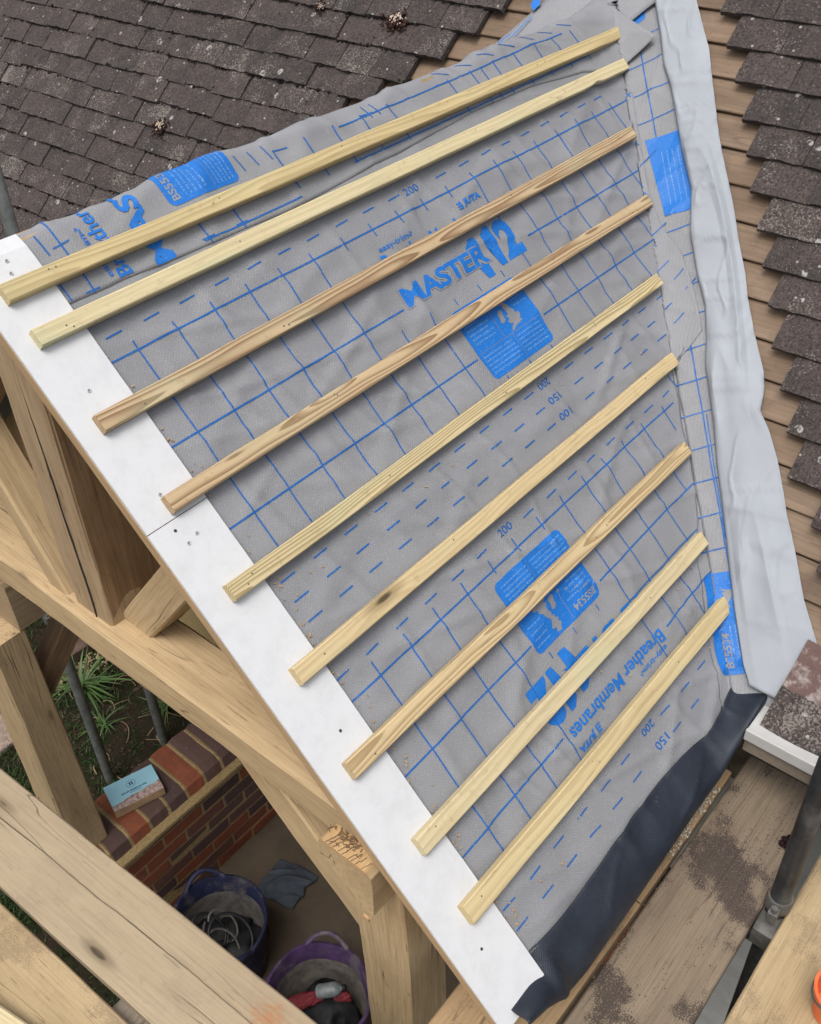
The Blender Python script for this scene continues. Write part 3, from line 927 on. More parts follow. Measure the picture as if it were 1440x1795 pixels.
# bottom sheet
R3 = [(.95, 1.64), (1.062, 1.568), (1.226, 1.452), (1.324, 1.388), (1.407, 1.322), (1.475, 1.245), (1.618, 1.138), (1.701, 1.078), (1.80, 1.008), (1.83, .985)]
H3, H2, H1 = .0022, .0042, .0066
bm = bmesh.new()
grid(bm, lambda i, j: fold(.05 + (interp(R3, .95 + .875 * j) + .006 * noise.noise((j * 14, 2, 0)) - .05) * i, .95 + .875 * j, H3), 170, 100)
s3 = link('breather_membrane', bm, m_memb, smooth=True); origin_to(s3, PP(.6, 1.45, 0)); solid(s3, .0009, 1)
tag(s3, 'lowest grey breather membrane sheet printed upside down, under the bottom battens above the navy felt', 'roofing membrane', 'grey printed membrane sheets on the porch slope')
# middle sheet: its right end is cut to a point that folds up onto the main roof
R2t = [(.05, 2.20), (.23, 2.150), (.313, 2.146), (.402, 2.079), (.605, 1.935), (.718, 1.881), (.812, 1.862), (.916, 1.806), (1.036, 1.729), (1.054, 1.60)]
def s2f(i, j):
    s = .05 + .995 * j
    lift = 0
    u = .05 + (interp(R2t, s) - .05) * i
    w = (u - XV) * math.sqrt(2 / 3) + s / math.sqrt(3)
    if w > 0: lift = .012 * w
    s_ = s + (.006 * noise.noise((u * 5, 3, 3)) if j > .97 else 0)
    return fold(u, s_, H2 + lift)
bm = bmesh.new()
grid(bm, s2f, 210, 110)
s2 = link('breather_membrane', bm, m_memb, smooth=True); origin_to(s2, PP(.6, .75, 0)); solid(s2, .0009, 1)
tag(s2, 'middle grey breather membrane sheet with the large upright MASTER 112 print across the slope', 'roofing membrane', 'grey printed membrane sheets on the porch slope')
# ridge sheet: folded over the ridge, its free corner sticking out beyond the battens
LOW = [(.05, .176), (.166, .172), (.336, .176), (.511, .182), (.8, .186), (1.052, .171), (1.243, .164), (1.489, .150), (1.75, .152), (2.0, .178), (2.20, .232), (2.30, .252)]
def s1f(i, j):
    u = .055 + 2.255 * i
    lo = interp(LOW, u) + .003 * noise.noise((u * 9, 1, 1))
    s = -.34 + (lo + .34) * j
    # droop a little at the free edge, wander over the ridge
    hh = H1 + .0018 * noise.noise((u * 4, s * 6, 20)) 
    ridge = max(0, 1 - abs(s) / .09)
    hh += ridge * (.0015 * noise.noise((u * 2.4, .5, 31)) + .002 * max(0, 1 - abs(noise.noise((u * 5.5 + s * 6, s * 3, 8))) * 4))
    if u > 2.05: hh += (u - 2.05) ** 2 * .35
    kk = min(1, max(0, (u - .13) / .2))
    return fold(u, s, H1 + (hh - H1) * kk)
bm = bmesh.new()
grid(bm, s1f, 220, 56)
s1 = link('breather_membrane', bm, m_memb, smooth=True); origin_to(s1, PP(.6, 0, 0)); solid(s1, .0009, 1)
tag(s1, 'top grey membrane sheet folded over the porch ridge, with a blue panel beside sideways lettering', 'roofing membrane', 'grey printed membrane sheets on the porch slope')
# far slope sheet (seen only from other positions)
bm = bmesh.new()
grid(bm, lambda i, j: Vector((.05 + (XV - .03 - (.25 + 1.55 * j) * R2 - .05) * i, (.25 + 1.55 * j) * R2, -(.25 + 1.55 * j) * R2)) + Vector((0, R2, R2)) * .003, 30, 20)
sf = link('breather_membrane', bm, m_memb, smooth=True); origin_to(sf, Vector((.8, .7, -.7)))
tag(sf, 'grey membrane sheet on the hidden far slope of the porch', 'roofing membrane', 'grey printed membrane sheets on the porch slope')
# valley sheet under the others, turned up onto the main roof
def vf(i, j):
    v = -.02 + 2.30 * j; w = -.24 + .46 * i
    P = VV(v, w, 0)
    u = P.x if w < 0 else XV - v / math.sqrt(3) + w * math.sqrt(2 / 3)
    s = v * math.sqrt(2 / 3) + w / math.sqrt(3)
    return fold(u, s, .0006 + (.0015 if w > 0 else 0))
bm = bmesh.new()
grid(bm, vf, 52, 210)
sv_ = link('valley_membrane', bm, m_memb, smooth=True); origin_to(sv_, VV(1.2, 0, 0)); solid(sv_, .0006, 1)
tag(sv_, 'grey membrane strip lining the porch valley, blue patches showing beside the pale turned back strip', 'roofing membrane')
# strip of membrane on the far valley, showing above the ridge
bm = bmesh.new()
FARL = [(-.10, -.06), (.0, -.165), (.08, -.218), (.18, -.285), (.28, -.35), (.5, -.50), (1.0, -.86), (1.7, -1.36)]
grid(bm, lambda i, j: MM(interp(FARL, -.1 + 1.8 * j) + (.05 + .62 * (-.1 + 1.8 * j if j > .056 else 0) * 0 + .28) * i, -.1 + 1.8 * j, .034 + .012 * noise.noise((i * 2, j * 9, 4)) - .02 * i), 14, 60)
fv = link('valley_membrane', bm, m_memb, smooth=True); origin_to(fv, MM(-.3, .2, 0)); solid(fv, .0006)
tag(fv, 'grey membrane with a small blue mark, lining the far valley above the porch ridge', 'roofing membrane')

# ------------------------------------------------------------------ printing on the membranes (ink sits on each sheet)
def to2s2(x, y, h): return fold(x, -y, H2 + .0010 + h)
def to2s3(x, y, h): return fold(1.868 - x, 1.939 + y, H3 + .0010 + h)
def to2us3(x, y, h): return fold(x, -y, H3 + .0010 + h)
def ridge_h(u, s):
    hh = H1 + .0018 * noise.noise((u * 4, s * 6, 20))
    rd = max(0, 1 - abs(s) / .09)
    hh += rd * (.0015 * noise.noise((u * 2.4, .5, 31)) + .002 * max(0, 1 - abs(noise.noise((u * 5.5 + s * 6, s * 3, 8))) * 4))
    if u > 2.05: hh += (u - 2.05) ** 2 * .35
    kk = min(1, max(0, (u - .13) / .2))
    return H1 + (hh - H1) * kk
def to2r(x, y, h):
    u, s = .420 + (-y - .518), 1.062 - x
    return fold(u, s, ridge_h(u, s) + .0011 + h)
def to2ru(x, y, h): return fold(x, -y, ridge_h(x, -y) + .0011 + h)
def to2v(x, y, h):
    P = VV(x, y, 0)
    u = P.x if y < 0 else XV - x / math.sqrt(3) + y * math.sqrt(2 / 3)
    s = x * math.sqrt(2 / 3) + y / math.sqrt(3)
    return fold(u, s, .0018 + (.0015 if y > 0 else 0) + h)

def chop(bm, step=.012):
    xs = [v.co.x for v in bm.verts]; ys = [v.co.y for v in bm.verts]
    if not xs: return
    for ax, lo, hi in ((0, min(xs), max(xs)), (1, min(ys), max(ys))):
        k = math.floor(lo / step) + 1
        while k * step < hi:
            co = [0, 0, 0]; no = [0, 0, 0]; co[ax] = k * step; no[ax] = 1
            bmesh.ops.bisect_plane(bm, geom=bm.verts[:] + bm.edges[:] + bm.faces[:], plane_co=co, plane_no=no)
            k += 1
def strip(bm, x0, y0, x1, y1, w=.0042, step=.011):
    a, b = Vector((x0, y0)), Vector((x1, y1))
    L = (b - a).length
    n = max(1, int(L / step)); d = (b - a) / L; sd = Vector((-d.y, d.x)) * w / 2
    prev = None
    for i in range(n + 1):
        p = a + (b - a) * i / n
        c = (bm.verts.new((p.x - sd.x, p.y - sd.y, 0)), bm.verts.new((p.x + sd.x, p.y + sd.y, 0)))
        if prev: bm.faces.new((prev[0], c[0], c[1], prev[1]))
        prev = c
def poly(bm, pts):
    return bm.faces.new([bm.verts.new((x, y, 0)) for x, y in pts])
def rrect(x0, y0, x1, y1, r, n=5):
    pts = []
    for cx, cy, a0 in ((x1 - r, y1 - r, 0), (x0 + r, y1 - r, 90), (x0 + r, y0 + r, 180), (x1 - r, y0 + r, 270)):
        for k in range(n + 1):
            a = math.radians(a0 + 90 * k / n); pts.append((cx + r * math.cos(a), cy + r * math.sin(a)))
    return pts
_cache = {}
def text_into(bm, body, x0, x1, y0, y1, bold=0.0, z=0.0):
    """lettering stretched to fill the box x0-x1, y0-y1."""
    key = (body, bold)
    if key not in _cache:
        cu = D.curves.new('lettering', 'FONT'); cu.body = body; cu.size = 1; cu.offset = bold; cu.resolution_u = 3
        ob = D.objects.new('lettering', cu); col.objects.link(ob)
        dg = bpy.context.evaluated_depsgraph_get()
        me = D.meshes.new_from_object(ob.evaluated_get(dg))
        vs_ = [v.co.copy() for v in me.vertices]; fs = [tuple(p.vertices) for p in me.polygons]
        D.objects.remove(ob); D.meshes.remove(me); D.curves.remove(cu)
        _cache[key] = (vs_, fs)
    vs_, fs = _cache[key]
    ax, bx = min(v.x for v in vs_), max(v.x for v in vs_)
    ay, by = min(v.y for v in vs_), max(v.y for v in vs_)
    nv = [bm.verts.new((x0 + (v.x - ax) / (bx - ax) * (x1 - x0), y0 + (v.y - ay) / (by - ay) * (y1 - y0), z)) for v in vs_]
    for f in fs:
        try: bm.faces.new([nv[i] for i in f])
        except Exception: pass
def put(name, bm, mapf, mat, parent, h=0.0, step=.012):
    if step: chop(bm, step)
    for v in bm.verts: v.co = mapf(v.co.x, v.co.y, h + v.co.z)
    return link(name, bm, mat, parent)
UK = [(.35, 1), (.55, .97), (.48, .88), (.66, .85), (.55, .74), (.50, .66), (.62, .58), (.68, .46), (.78, .40), (.76, .33), (.92, .30), (.90, .20), (.80, .14), (.88, .10), (.60, .06), (.45, .05), (.35, .0), (.20, -.02), (.32, .08), (.48, .14), (.33, .16), (.28, .22), (.40, .27), (.33, .34), (.45, .38), (.42, .50), (.36, .55), (.42, .62), (.30, .62), (.33, .70), (.22, .72), (.28, .80), (.20, .86), (.30, .92)]
IRE = [(.16, .56), (.28, .52), (.24, .42), (.22, .30), (.08, .24), (-.02, .30), (.04, .40), (.02, .48)]
def scribble(bm, x0, x1, y, hgt, rg_):
    x = x0
    while x < x1:
        w = rg_.uniform(.003, .010)
        xx = x
        while xx < min(x + w, x1):
            strip(bm, xx, y, xx + rg_.uniform(-.0006, .0006), y + hgt * rg_.uniform(.6, 1), .0009, 1)
            if rg_.random() < .6: strip(bm, xx, y + hgt * rg_.random() * .8, xx + .0018, y + hgt * rg_.random() * .8, .0009, 1)
            xx += .0024
        x += w + .003
def logo(mapf, parent, seed):
    rg_ = random.Random(seed)
    # big number, its first figure half hidden behind the word
    def one(bm, x0, x1, y0, y1):
        poly(bm, [(x0 + (x1 - x0) * x, y0 + (y1 - y0) * y) for x, y in ((.36, 0), (1, 0), (1, 1), (.50, 1), (-.12, .84), (-.12, .68), (.36, .76))])
        bmesh.ops.triangulate(bm, faces=[f for f in bm.faces if len(f.verts) > 4])
    bm = bmesh.new(); one(bm, 1.160, 1.203, -.556, -.443); put('printed_number', bm, mapf, m_print, parent)
    bm = bmesh.new(); one(bm, 1.229, 1.266, -.546, -.434); put('printed_number', bm, mapf, m_print, parent, .0002)
    bm = bmesh.new(); text_into(bm, '2', 1.276, 1.348, -.545, -.434, .05); put('printed_number', bm, mapf, m_print, parent)
    bm = bmesh.new(); text_into(bm, 'MASTER', .880, 1.221, -.521, -.464, .085)
    if seed == 1: put('print_outline', bm, mapf, m_gap, parent, .0006)
    else: bm.free()
    for body, x0, x1, y0, y1, bd in (('MASTER', .884, 1.217, -.518, -.467, .036), ('Breather Membranes', .893, 1.306, -.412, -.377, .018), ('easy-trim', .903, 1.008, -.374, -.356, .012), ('JUTA', 1.243, 1.311, -.368, -.346, .05)):
        bm = bmesh.new(); text_into(bm, body, x0, x1, y0, y1, bd)
        put('printed_lettering', bm, mapf, m_print, parent, .0011)
    bm = bmesh.new()
    strip(bm, 1.012, -.367, 1.026, -.361, .0022); strip(bm, 1.026, -.361, 1.018, -.356, .0022); strip(bm, 1.010, -.362, 1.020, -.368, .0022)
    for k in range(3):
        yk = -.3655 + k * .0075
        strip(bm, 1.216 + k * .002, yk, 1.234, yk, .0042); strip(bm, 1.2335, yk - .002, 1.2335, yk + .005, .0036)
    put('printed_symbols', bm, mapf, m_print, parent, .0011)
    bm = bmesh.new(); poly(bm, rrect(.984, -.780, 1.251, -.582, .016)); bmesh.ops.triangulate(bm, faces=bm.faces[:])
    put('printed_panel', bm, mapf, m_print, parent)
    bm = bmesh.new()
    for shp in (UK, IRE):
        poly(bm, [(1.120 + x * .080, -.700 + y * .112) for x, y in shp])
    bmesh.ops.triangulate(bm, faces=bm.faces[:])
    text_into(bm, 'BS5534', .996, 1.082, -.614, -.594, .022)
    strip(bm, 1.100, -.588, 1.100, -.700, .0012); strip(bm, .992, -.705, 1.243, -.705, .0010); strip(bm, 1.128, -.708, 1.128, -.772, .0010)
    put('map_cutout', bm, mapf, m_gap, parent, .0006)
    bm = bmesh.new()
    for k in range(5): scribble(bm, .998, .998 + rg_.uniform(.05, .09), -.632 - k * .0125, .006, rg_)
    for k in range(5): scribble(bm, .995, 1.115, -.720 - k * .0115, .0055, rg_)
    for k in range(5): scribble(bm, 1.136, 1.236, -.720 - k * .0115, .0055, rg_)
    for k in range(4): scribble(bm, 1.190, 1.240, -.602 - k * .016, .005, rg_)
    put('small_print', bm, mapf, m_pale, parent, .0008, None)
logo(to2s2, s2, 1); logo(to2s3, s3, 2); logo(to2r, s1, 3)

def marks(bm, txt, u, s, h=.020, up=1):
    t = bmesh.new(); text_into(t, txt, -.026, .026, -h / 2, h / 2, .012)
    for v in t.verts: v.co = Vector((u + up * v.co.x, -s + up * v.co.y, 0))
    me = D.meshes.new('t'); t.to_mesh(me); t.free(); bm.from_mesh(me); D.meshes.remove(me)
# middle sheet grid
bm = bmesh.new()
for k in range(20):
    u = .175 + .0945 * k
    if abs(u - 1.112) > .046: strip(bm, u, -.2655, u + .041, -.2635, .0038)
    for s in (.859, .907, .956):
        if abs(u + .02 - 1.122) > .047 and u < XV - s * R2 + .10: strip(bm, u + .005, -s, u + .046, -s + .001, .0038)
marks(bm, '200', 1.112, .2655)
for t_, s in (('200', .857), ('150', .903), ('100', .952)): marks(bm, t_, 1.122, s, .020, -1)
strip(bm, .150, -.312, 2.14, -.3105, .0042)
for a, b in ((.150, .868), (1.375, 2.05)): strip(bm, a, -.5135, b, -.5135, .0042)
for a, b in ((.150, .975), (1.262, 1.90)): strip(bm, a, -.711, b, -.711, .0042)
for a, b in ((.150, .99), (1.25, 1.82)): strip(bm, a, -.806, b, -.806, .0036)
for k in range(20):
    u = .222 + .1003 * k
    end = min(.815, (XV + .02 - u) / R2)
    if k <= 5 or k >= 11: strip(bm, u, -.292, u + .002, -end, .0036)
    else:
        strip(bm, u, -.294, u, -.330, .0036); strip(bm, u, -.553, u, -.572, .0030)
        if k < 8: strip(bm, u, -.572, u, -.815, .0036)
        else: strip(bm, u, -.785, u, -.815, .0036)
put('printed_grid', bm, to2s2, m_print_dk, s2, 0, None)
# bottom sheet grid
bm = bmesh.new()
for k in range(16):
    u = .150 + .0945 * k
    if abs(u + .02 - .746) > .046 and u < 1.50: strip(bm, u + .003, -1.0865, u + .044, -1.0845, .0038)
    for s in (1.685, 1.737):
        if abs(u + .035 - .77) > .047 and u + .06 < interp(R3, s): strip(bm, u + .012, -s, u + .053, -s, .0038)
marks(bm, '200', .746, 1.078, .020, 1); marks(bm, '200', .768, 1.680, .020, -1); marks(bm, '150', .780, 1.731, .020, -1)
strip(bm, .150, -1.140, 1.50, -1.118, .0042)
for a, b in ((.150, .61), (.898, 1.39)): strip(bm, a, -1.331, b, -1.324, .0042)
strip(bm, .93, -1.424, 1.30, -1.424, .0036)
for a, b in ((.150, .535), (1.00, 1.25)): strip(bm, a, -1.541, b, -1.531, .0042)
for k in range(14):
    u = .246 + .1003 * k
    end = min(1.615, (XV - .05 - u) / R2)
    if u < .58 or u > .92: strip(bm, u, -1.103, u, -end, .0036)
    else:
        strip(bm, u, -1.105, u, -1.142, .0036); strip(bm, u, -1.366, u, -1.384, .0030)
put('printed_grid', bm, to2us3, m_print_dk, s3, 0, None)
# ridge sheet grid
bm = bmesh.new()
for u, a, b in ((.213, -.30, .174), (.613, .088, .182), (.513, .095, .182), (.160, .10, .170), (.178, .02, .07)):
    strip(bm, u, -a, u + .003, -b, .0040)
for u in (.213, .513, .613): strip(bm, u - .016, -.168, u + .018, -.168, .0036)
strip(bm, .50, -.172, .80, -.170, .0040)
strip(bm, .195, -.060, .235, -.056, .0036)
for k in range(9):
    u = .805 + .1 * k
    if k in (0, 3, 6): strip(bm, u, -.045, u + .045, -.048, .0036)
    if u < 1.3 or u > 1.55: strip(bm, u, -.042, u + .006, -.150, .0040)
for u in (.70, .742, .784, 1.13, 1.16): strip(bm, u, -.020, u + .008, -.062, .0034)
strip(bm, 1.02, -.052, 2.02, -.040, .0040)
strip(bm, 1.0, -.146, 2.05, -.138, .0040)
for k in range(7):
    u = 1.46 + .1 * k
    strip(bm, u, -.040, u + .006, -.150, .0038)
    strip(bm, u - .03, -.004, u + .02, -.028, .0030)
put('printed_grid', bm, to2ru, m_print_dk, s1, 0, None)
# valley sheet: lines along and across, two blue patches
bm = bmesh.new()
strip(bm, .24, .070, .60, .070, .0040); strip(bm, 1.20, .062, 2.18, .056, .0040); strip(bm, 1.44, .070, 1.80, .062, .0032); strip(bm, .9, .066, 1.2, .063, .004)
strip(bm, 1.30, -.160, 1.68, -.104, .0036)
for v in (.192, .288, .388, .486, .87, .96, 1.055, 1.15, 1.246, 1.342, 1.437, 1.538, 1.633, 1.729, 1.826):
    strip(bm, v + .012, -.150, v, -.005, .0038); strip(bm, v, -.005, v - .012, .15, .0038)
put('printed_grid', bm, to2v, m_print_dk, sv_, 0, None)
bm = bmesh.new()
bm.free()
for pp in ([(.545, .036), (.548, .19), (.815, .19), (.812, .055)], rrect(1.885, -.030, 2.157, .12, .018), [(.02, .01), (.02, .12), (.125, .10), (.145, .05), (.11, .0)]):
    bm = bmesh.new(); poly(bm, pp); bmesh.ops.triangulate(bm, faces=bm.faces[:])
    put('printed_panel', bm, to2v, m_print, sv_, .0004)
bm = bmesh.new()
t = bmesh.new(); text_into(t, 'BS5534', 0, .092, 0, .021, .022)
for v in t.verts: v.co = Vector((2.140 - v.co.x, .032 - v.co.y - .004, 0))
me = D.meshes.new('t'); t.to_mesh(me); t.free(); bm.from_mesh(me); D.meshes.remove(me)
poly(bm, [(1.93 + .06 * y, .012 + .05 * x) for x, y in UK[::-1]])
bmesh.ops.triangulate(bm, faces=[f for f in bm.faces if len(f.verts) > 4])
put('print_gaps', bm, to2v, m_gap, sv_, .0010)
bm = bmesh.new(); rg = random.Random(5)
for k in range(4): scribble(bm, 2.03, 2.12, .030 + k * .013, .005, rg)
for k in range(6): scribble(bm, .60, .78, .075 + k * .016, .005, rg)
put('small_print', bm, to2v, m_pale, sv_, .0008, None)
bm = bmesh.new()
for a_, s_, w_ in ((-.262, .125, .036),):
    P = [(a_ - .016, s_ - .020), (a_ + .012, s_ - .022), (a_ + .018, s_ - .004), (a_ + .004, s_ + .020), (a_ - .016, s_ + .002)]
    bm.faces.new([bm.verts.new(MM(x + .04, y - .045, .046)) for x, y in P])
for (a0, s0, a1, s1_) in ((-.31, .25, -.265, .19), (-.255, .20, -.215, .12), (-.36, .33, -.33, .29)):
    d = Vector((a1 - a0, s1_ - s0)); n_ = Vector((-d.y, d.x)).normalized() * .002
    bm.faces.new([bm.verts.new(MM(x, y, .0455)) for x, y in ((a0 - n_.x, s0 - n_.y), (a1 - n_.x, s1_ - n_.y), (a1 + n_.x, s1_ + n_.y), (a0 + n_.x, s0 + n_.y))])
link('printed_marks', bm, m_print, fv)

# ------------------------------------------------------------------ pale turned-back strip over the valley edge of the main roof
FL = [(-.30, .06), (-.006, .168), (.098, .239), (.184, .291), (.249, .348), (.332, .405), (.429, .472), (.538, .556), (.660, .611), (.773, .688), (.852, .751), (.936, .795), (1.012, .829), (1.083, .876), (1.168, .930), (1.253, .978), (1.347, 1.039), (1.428, 1.089), (1.52, 1.145), (1.61, 1.203), (1.715, 1.274), (1.745, 1.302), (1.80, 1.33)]
FR = [(-.30, .16), (-.025, .302), (.068, .373), (.117, .412), (.209, .467), (.372, .567), (.45, .622), (.541, .688), (.677, .778), (.735, .819), (.795, .854), (.894, .923), (.976, .986), (1.019, 1.009), (1.083, 1.029), (1.123, 1.071), (1.187, 1.123), (1.258, 1.172), (1.31, 1.205), (1.378, 1.257), (1.496, 1.337), (1.581, 1.409), (1.66, 1.45), (1.746, 1.47), (1.80, 1.48)]
def flap(i, j):
    s = -.28 + 2.035 * j
    aL, aR = interp(FL, s), interp(FR, s)
    sk = s
    a = aL + (aR - aL) * i
    e = min(i, 1 - i)
    h = .018 + .012 * (1 - math.exp(-i / .03)) + .004 * math.sin(math.pi * min(1, i * 1.1))
    h -= .008 * max(0, (i - .7) / .3)
    cr = noise.noise((a * 7 - s * 4.2, s * 1.9 - a * 1.0, 3.3)); cr2 = noise.noise((a * 13 - s * 2, s * 5.5 + a * 3, 8.8)); cr3 = noise.noise((a * 3 + s * 9, s * 3, 17.0))
    k = min(1, i / .12) * min(1, (1 - i) / .06 + .2)
    h += k * (.010 * max(0, 1 - abs(cr) * 8) + .0045 * max(0, 1 - abs(cr2) * 10) + .0050 * max(0, 1 - abs(cr3) * 12) + .006 * noise.noise((a * 2, s * 2.5, 12)))
    h += .014 * math.exp(-((s - 1.083) / .05) ** 2) * math.exp(-((i - .9) / .2) ** 2)
    if s > 1.48:
        kq = min(1, (s - 1.48) / .14); h = h * (1 - kq) + (.0195 + .004 * (h - .03) / .03) * kq
    return MM(a, sk, h)
bm = bmesh.new()
g = grid(bm, flap, 60, 260)
# the tucked-under return of the fold
for j in range(260):
    s = -.28 + 2.035 * j / 260; s_b = -.28 + 2.035 * (j + 1) / 260
    a = bm.verts.new(MM(interp(FL, s) + .03, s, .010)); b = bm.verts.new(MM(interp(FL, s_b) + .03, s_b, .010))
    bm.faces.new((g[0][j], g[0][j + 1], b, a))
bmesh.ops.remove_doubles(bm, verts=bm.verts[:], dist=.0002)
bmesh.ops.recalc_face_normals(bm, faces=bm.faces[:])
fl = link('turned_back_membrane', bm, m_memb_pale, smooth=True); origin_to(fl, MM(.8, .9, 0)); solid(fl, .0009)
tag(fl, 'long pale grey creased membrane strip turned back over the brown boarding beside the valley', 'roofing membrane')

# ------------------------------------------------------------------ navy eaves felt
UPS = [(.04, 1.800), (.167, 1.787), (.345, 1.795), (.431, 1.790), (.574, 1.783), (.749, 1.785), (.898, 1.806), (.983, 1.801), (1.103, 1.781), (1.20, 1.80)]
LOWZ = [(.03, -1.35, -1.262), (.047, -1.35, -1.268), (.111, -1.352, -1.300), (.170, -1.356, -1.350), (.218, -1.358, -1.377), (.272, -1.36, -1.362), (.464, -1.36, -1.355), (.591, -1.36, -1.339), (.742, -1.36, -1.330), (.863, -1.36, -1.335), (.958, -1.36, -1.295), (1.059, -1.36, -1.258), (1.2, -1.36, -1.245)]
def felt(i, j):
    x = .046 + 1.085 * i
    su = interp(UPS, x) + .004 * noise.noise((x * 9, 1, 0))
    kf = min(1, max(0, (x - .145) / .05)); kf = kf * kf * (3 - 2 * kf)
    P0 = PP(x, su, .003 + kf * (.0075 + max(0, wr(x, su))))
    yl = interp([(a, b) for a, b, c in LOWZ], x); zl = interp([(a, c) for a, b, c in LOWZ], x)
    P3 = Vector((x - .01 + .006 * noise.noise((x * 8, 2, 2)), yl, zl + .003 * noise.noise((x * 10, 5, 5))))
    Sd = Vector((0, -R2, -R2))
    P1 = P0 + Sd * (.045 + .012 * (1 - kf)) + NP * .006 * kf; P2 = P3 + Vector((0, .004, .030)) + NP * .006
    t = j; q = 1 - t
    P = P0 * q ** 3 + P1 * 3 * q * q * t + P2 * 3 * q * t * t + P3 * t ** 3
    d1 = max(0, 1 - abs(noise.noise((x * 3.5 + t * .9, t * 1.2, 6))) * 5)
    P += NP * (.3 + .7 * kf) * (.006 * noise.noise((x * 4.2, t * 1.5, 3)) * math.sin(math.pi * t * .95) + .003 * d1 * math.sin(math.pi * t))
    P += NP * .016 * math.exp(-((x - .165) / .022) ** 2) * (t ** .6) * kf - NP * .008 * math.exp(-((x - .215) / .03) ** 2) * t
    P += NP * .007 * math.exp(-((i - 1) / .02) ** 2) * (1 - .5 * t)
    return P
bm = bmesh.new()
uvl = bm.loops.layers.uv.new('UVMap')
NI, NJ = 150, 22
g = grid(bm, felt, NI, NJ)
ij = {g[i][j]: (i / NI * 1.085, j / NJ * .13) for i in range(NI + 1) for j in range(NJ + 1)}
for f in bm.faces:
    for l in f.loops: l[uvl].uv = ij[l.vert]
ef = link('eaves_felt', bm, m_felt, smooth=True); origin_to(ef, PP(.6, 1.80, 0)); solid(ef, .0022)
tag(ef, 'dark navy embossed felt strip curling over the porch eaves below the lowest membrane', 'eaves felt')

# ------------------------------------------------------------------ white verge boards
def screw(P, nrm, parent, r=.0042, recess=False):
    q = Vector(nrm).to_track_quat('Z', 'Y').to_matrix().to_4x4(); q.translation = P
    bm = bmesh.new()
    if not recess:
        add_lathe(bm, [(r, -.001), (r, .0006), (r * .75, .0011), (r * .4, .0004), (.0001, .0004)], 14)
        o = link('screw_head', bm, m_screw, parent, q)
        bm = bmesh.new(); add_box(bm, (-r * .3, -r * .12, .0005), (r * .3, r * .12, .0013)); add_box(bm, (-r * .12, -r * .3, .00052), (r * .12, r * .3, .00132))
        link('screw_slot', bm, m_hole, o, q)
    else:
        add_lathe(bm, [(r, .0004), (r * .6, .0006), (.0001, .0006)], 12)
        link('screw_hole', bm, m_hole, parent, q)
def verge(s0, s1, label, screws, skew=0.0):
    bm = bmesh.new()
    n = max(4, int((s1 - s0) / .03))
    tp, bt = [], []
    for i in range(n + 1):
        s = s0 + (s1 - s0) * i / n
        e = .0012 * noise.noise((s * 8, s0, 1)) + .0006 * noise.noise((s * 50, s0, 2))
        us = (.003 + e * .4, .05, .10, .1505 + e)
        tp.append([bm.verts.new(PP(u, s + skew * (u - .07), .0155)) for u in us]); bt.append([bm.verts.new(PP(u, s + skew * (u - .07), .0098)) for u in us])
    for i in range(n):
        for k in range(3):
            bm.faces.new((tp[i][k], tp[i + 1][k], tp[i + 1][k + 1], tp[i][k + 1])); bm.faces.new((bt[i][k], bt[i][k + 1], bt[i + 1][k + 1], bt[i + 1][k]))
        bm.faces.new((tp[i][0], bt[i][0], bt[i + 1][0], tp[i + 1][0])); bm.faces.new((tp[i][3], tp[i + 1][3], bt[i + 1][3], bt[i][3]))
    for k in range(3):
        bm.faces.new((tp[0][k], tp[0][k + 1], bt[0][k + 1], bt[0][k])); bm.faces.new((tp[n][k], bt[n][k], bt[n][k + 1], tp[n][k + 1]))
    bmesh.ops.recalc_face_normals(bm, faces=bm.faces[:])
    o = link('verge_board', bm, m_cem); origin_to(o, PP(.07, (s0 + s1) / 2, 0))
    tag(o, label, 'verge board', 'white verge boards on the gable edge')
    for u, s, rc in screws: screw(PP(u, s, .0161), NP, o, .0042 if not rc else .0034, rc)
    return o
verge(.004, .6335, 'upper white cement board along the gable verge, under the top four battens', [(.096, .051, 0), (.088, .077, 0), (.078, .342, 0), (.073, .581, 0)])
verge(.6352, 1.850, 'lower white cement board along the gable verge, running down past the navy felt', [(.063, .689, 0), (.089, .682, 0), (.094, 1.165, 1), (.069, 1.694, 1), (.055, .655, 1)])

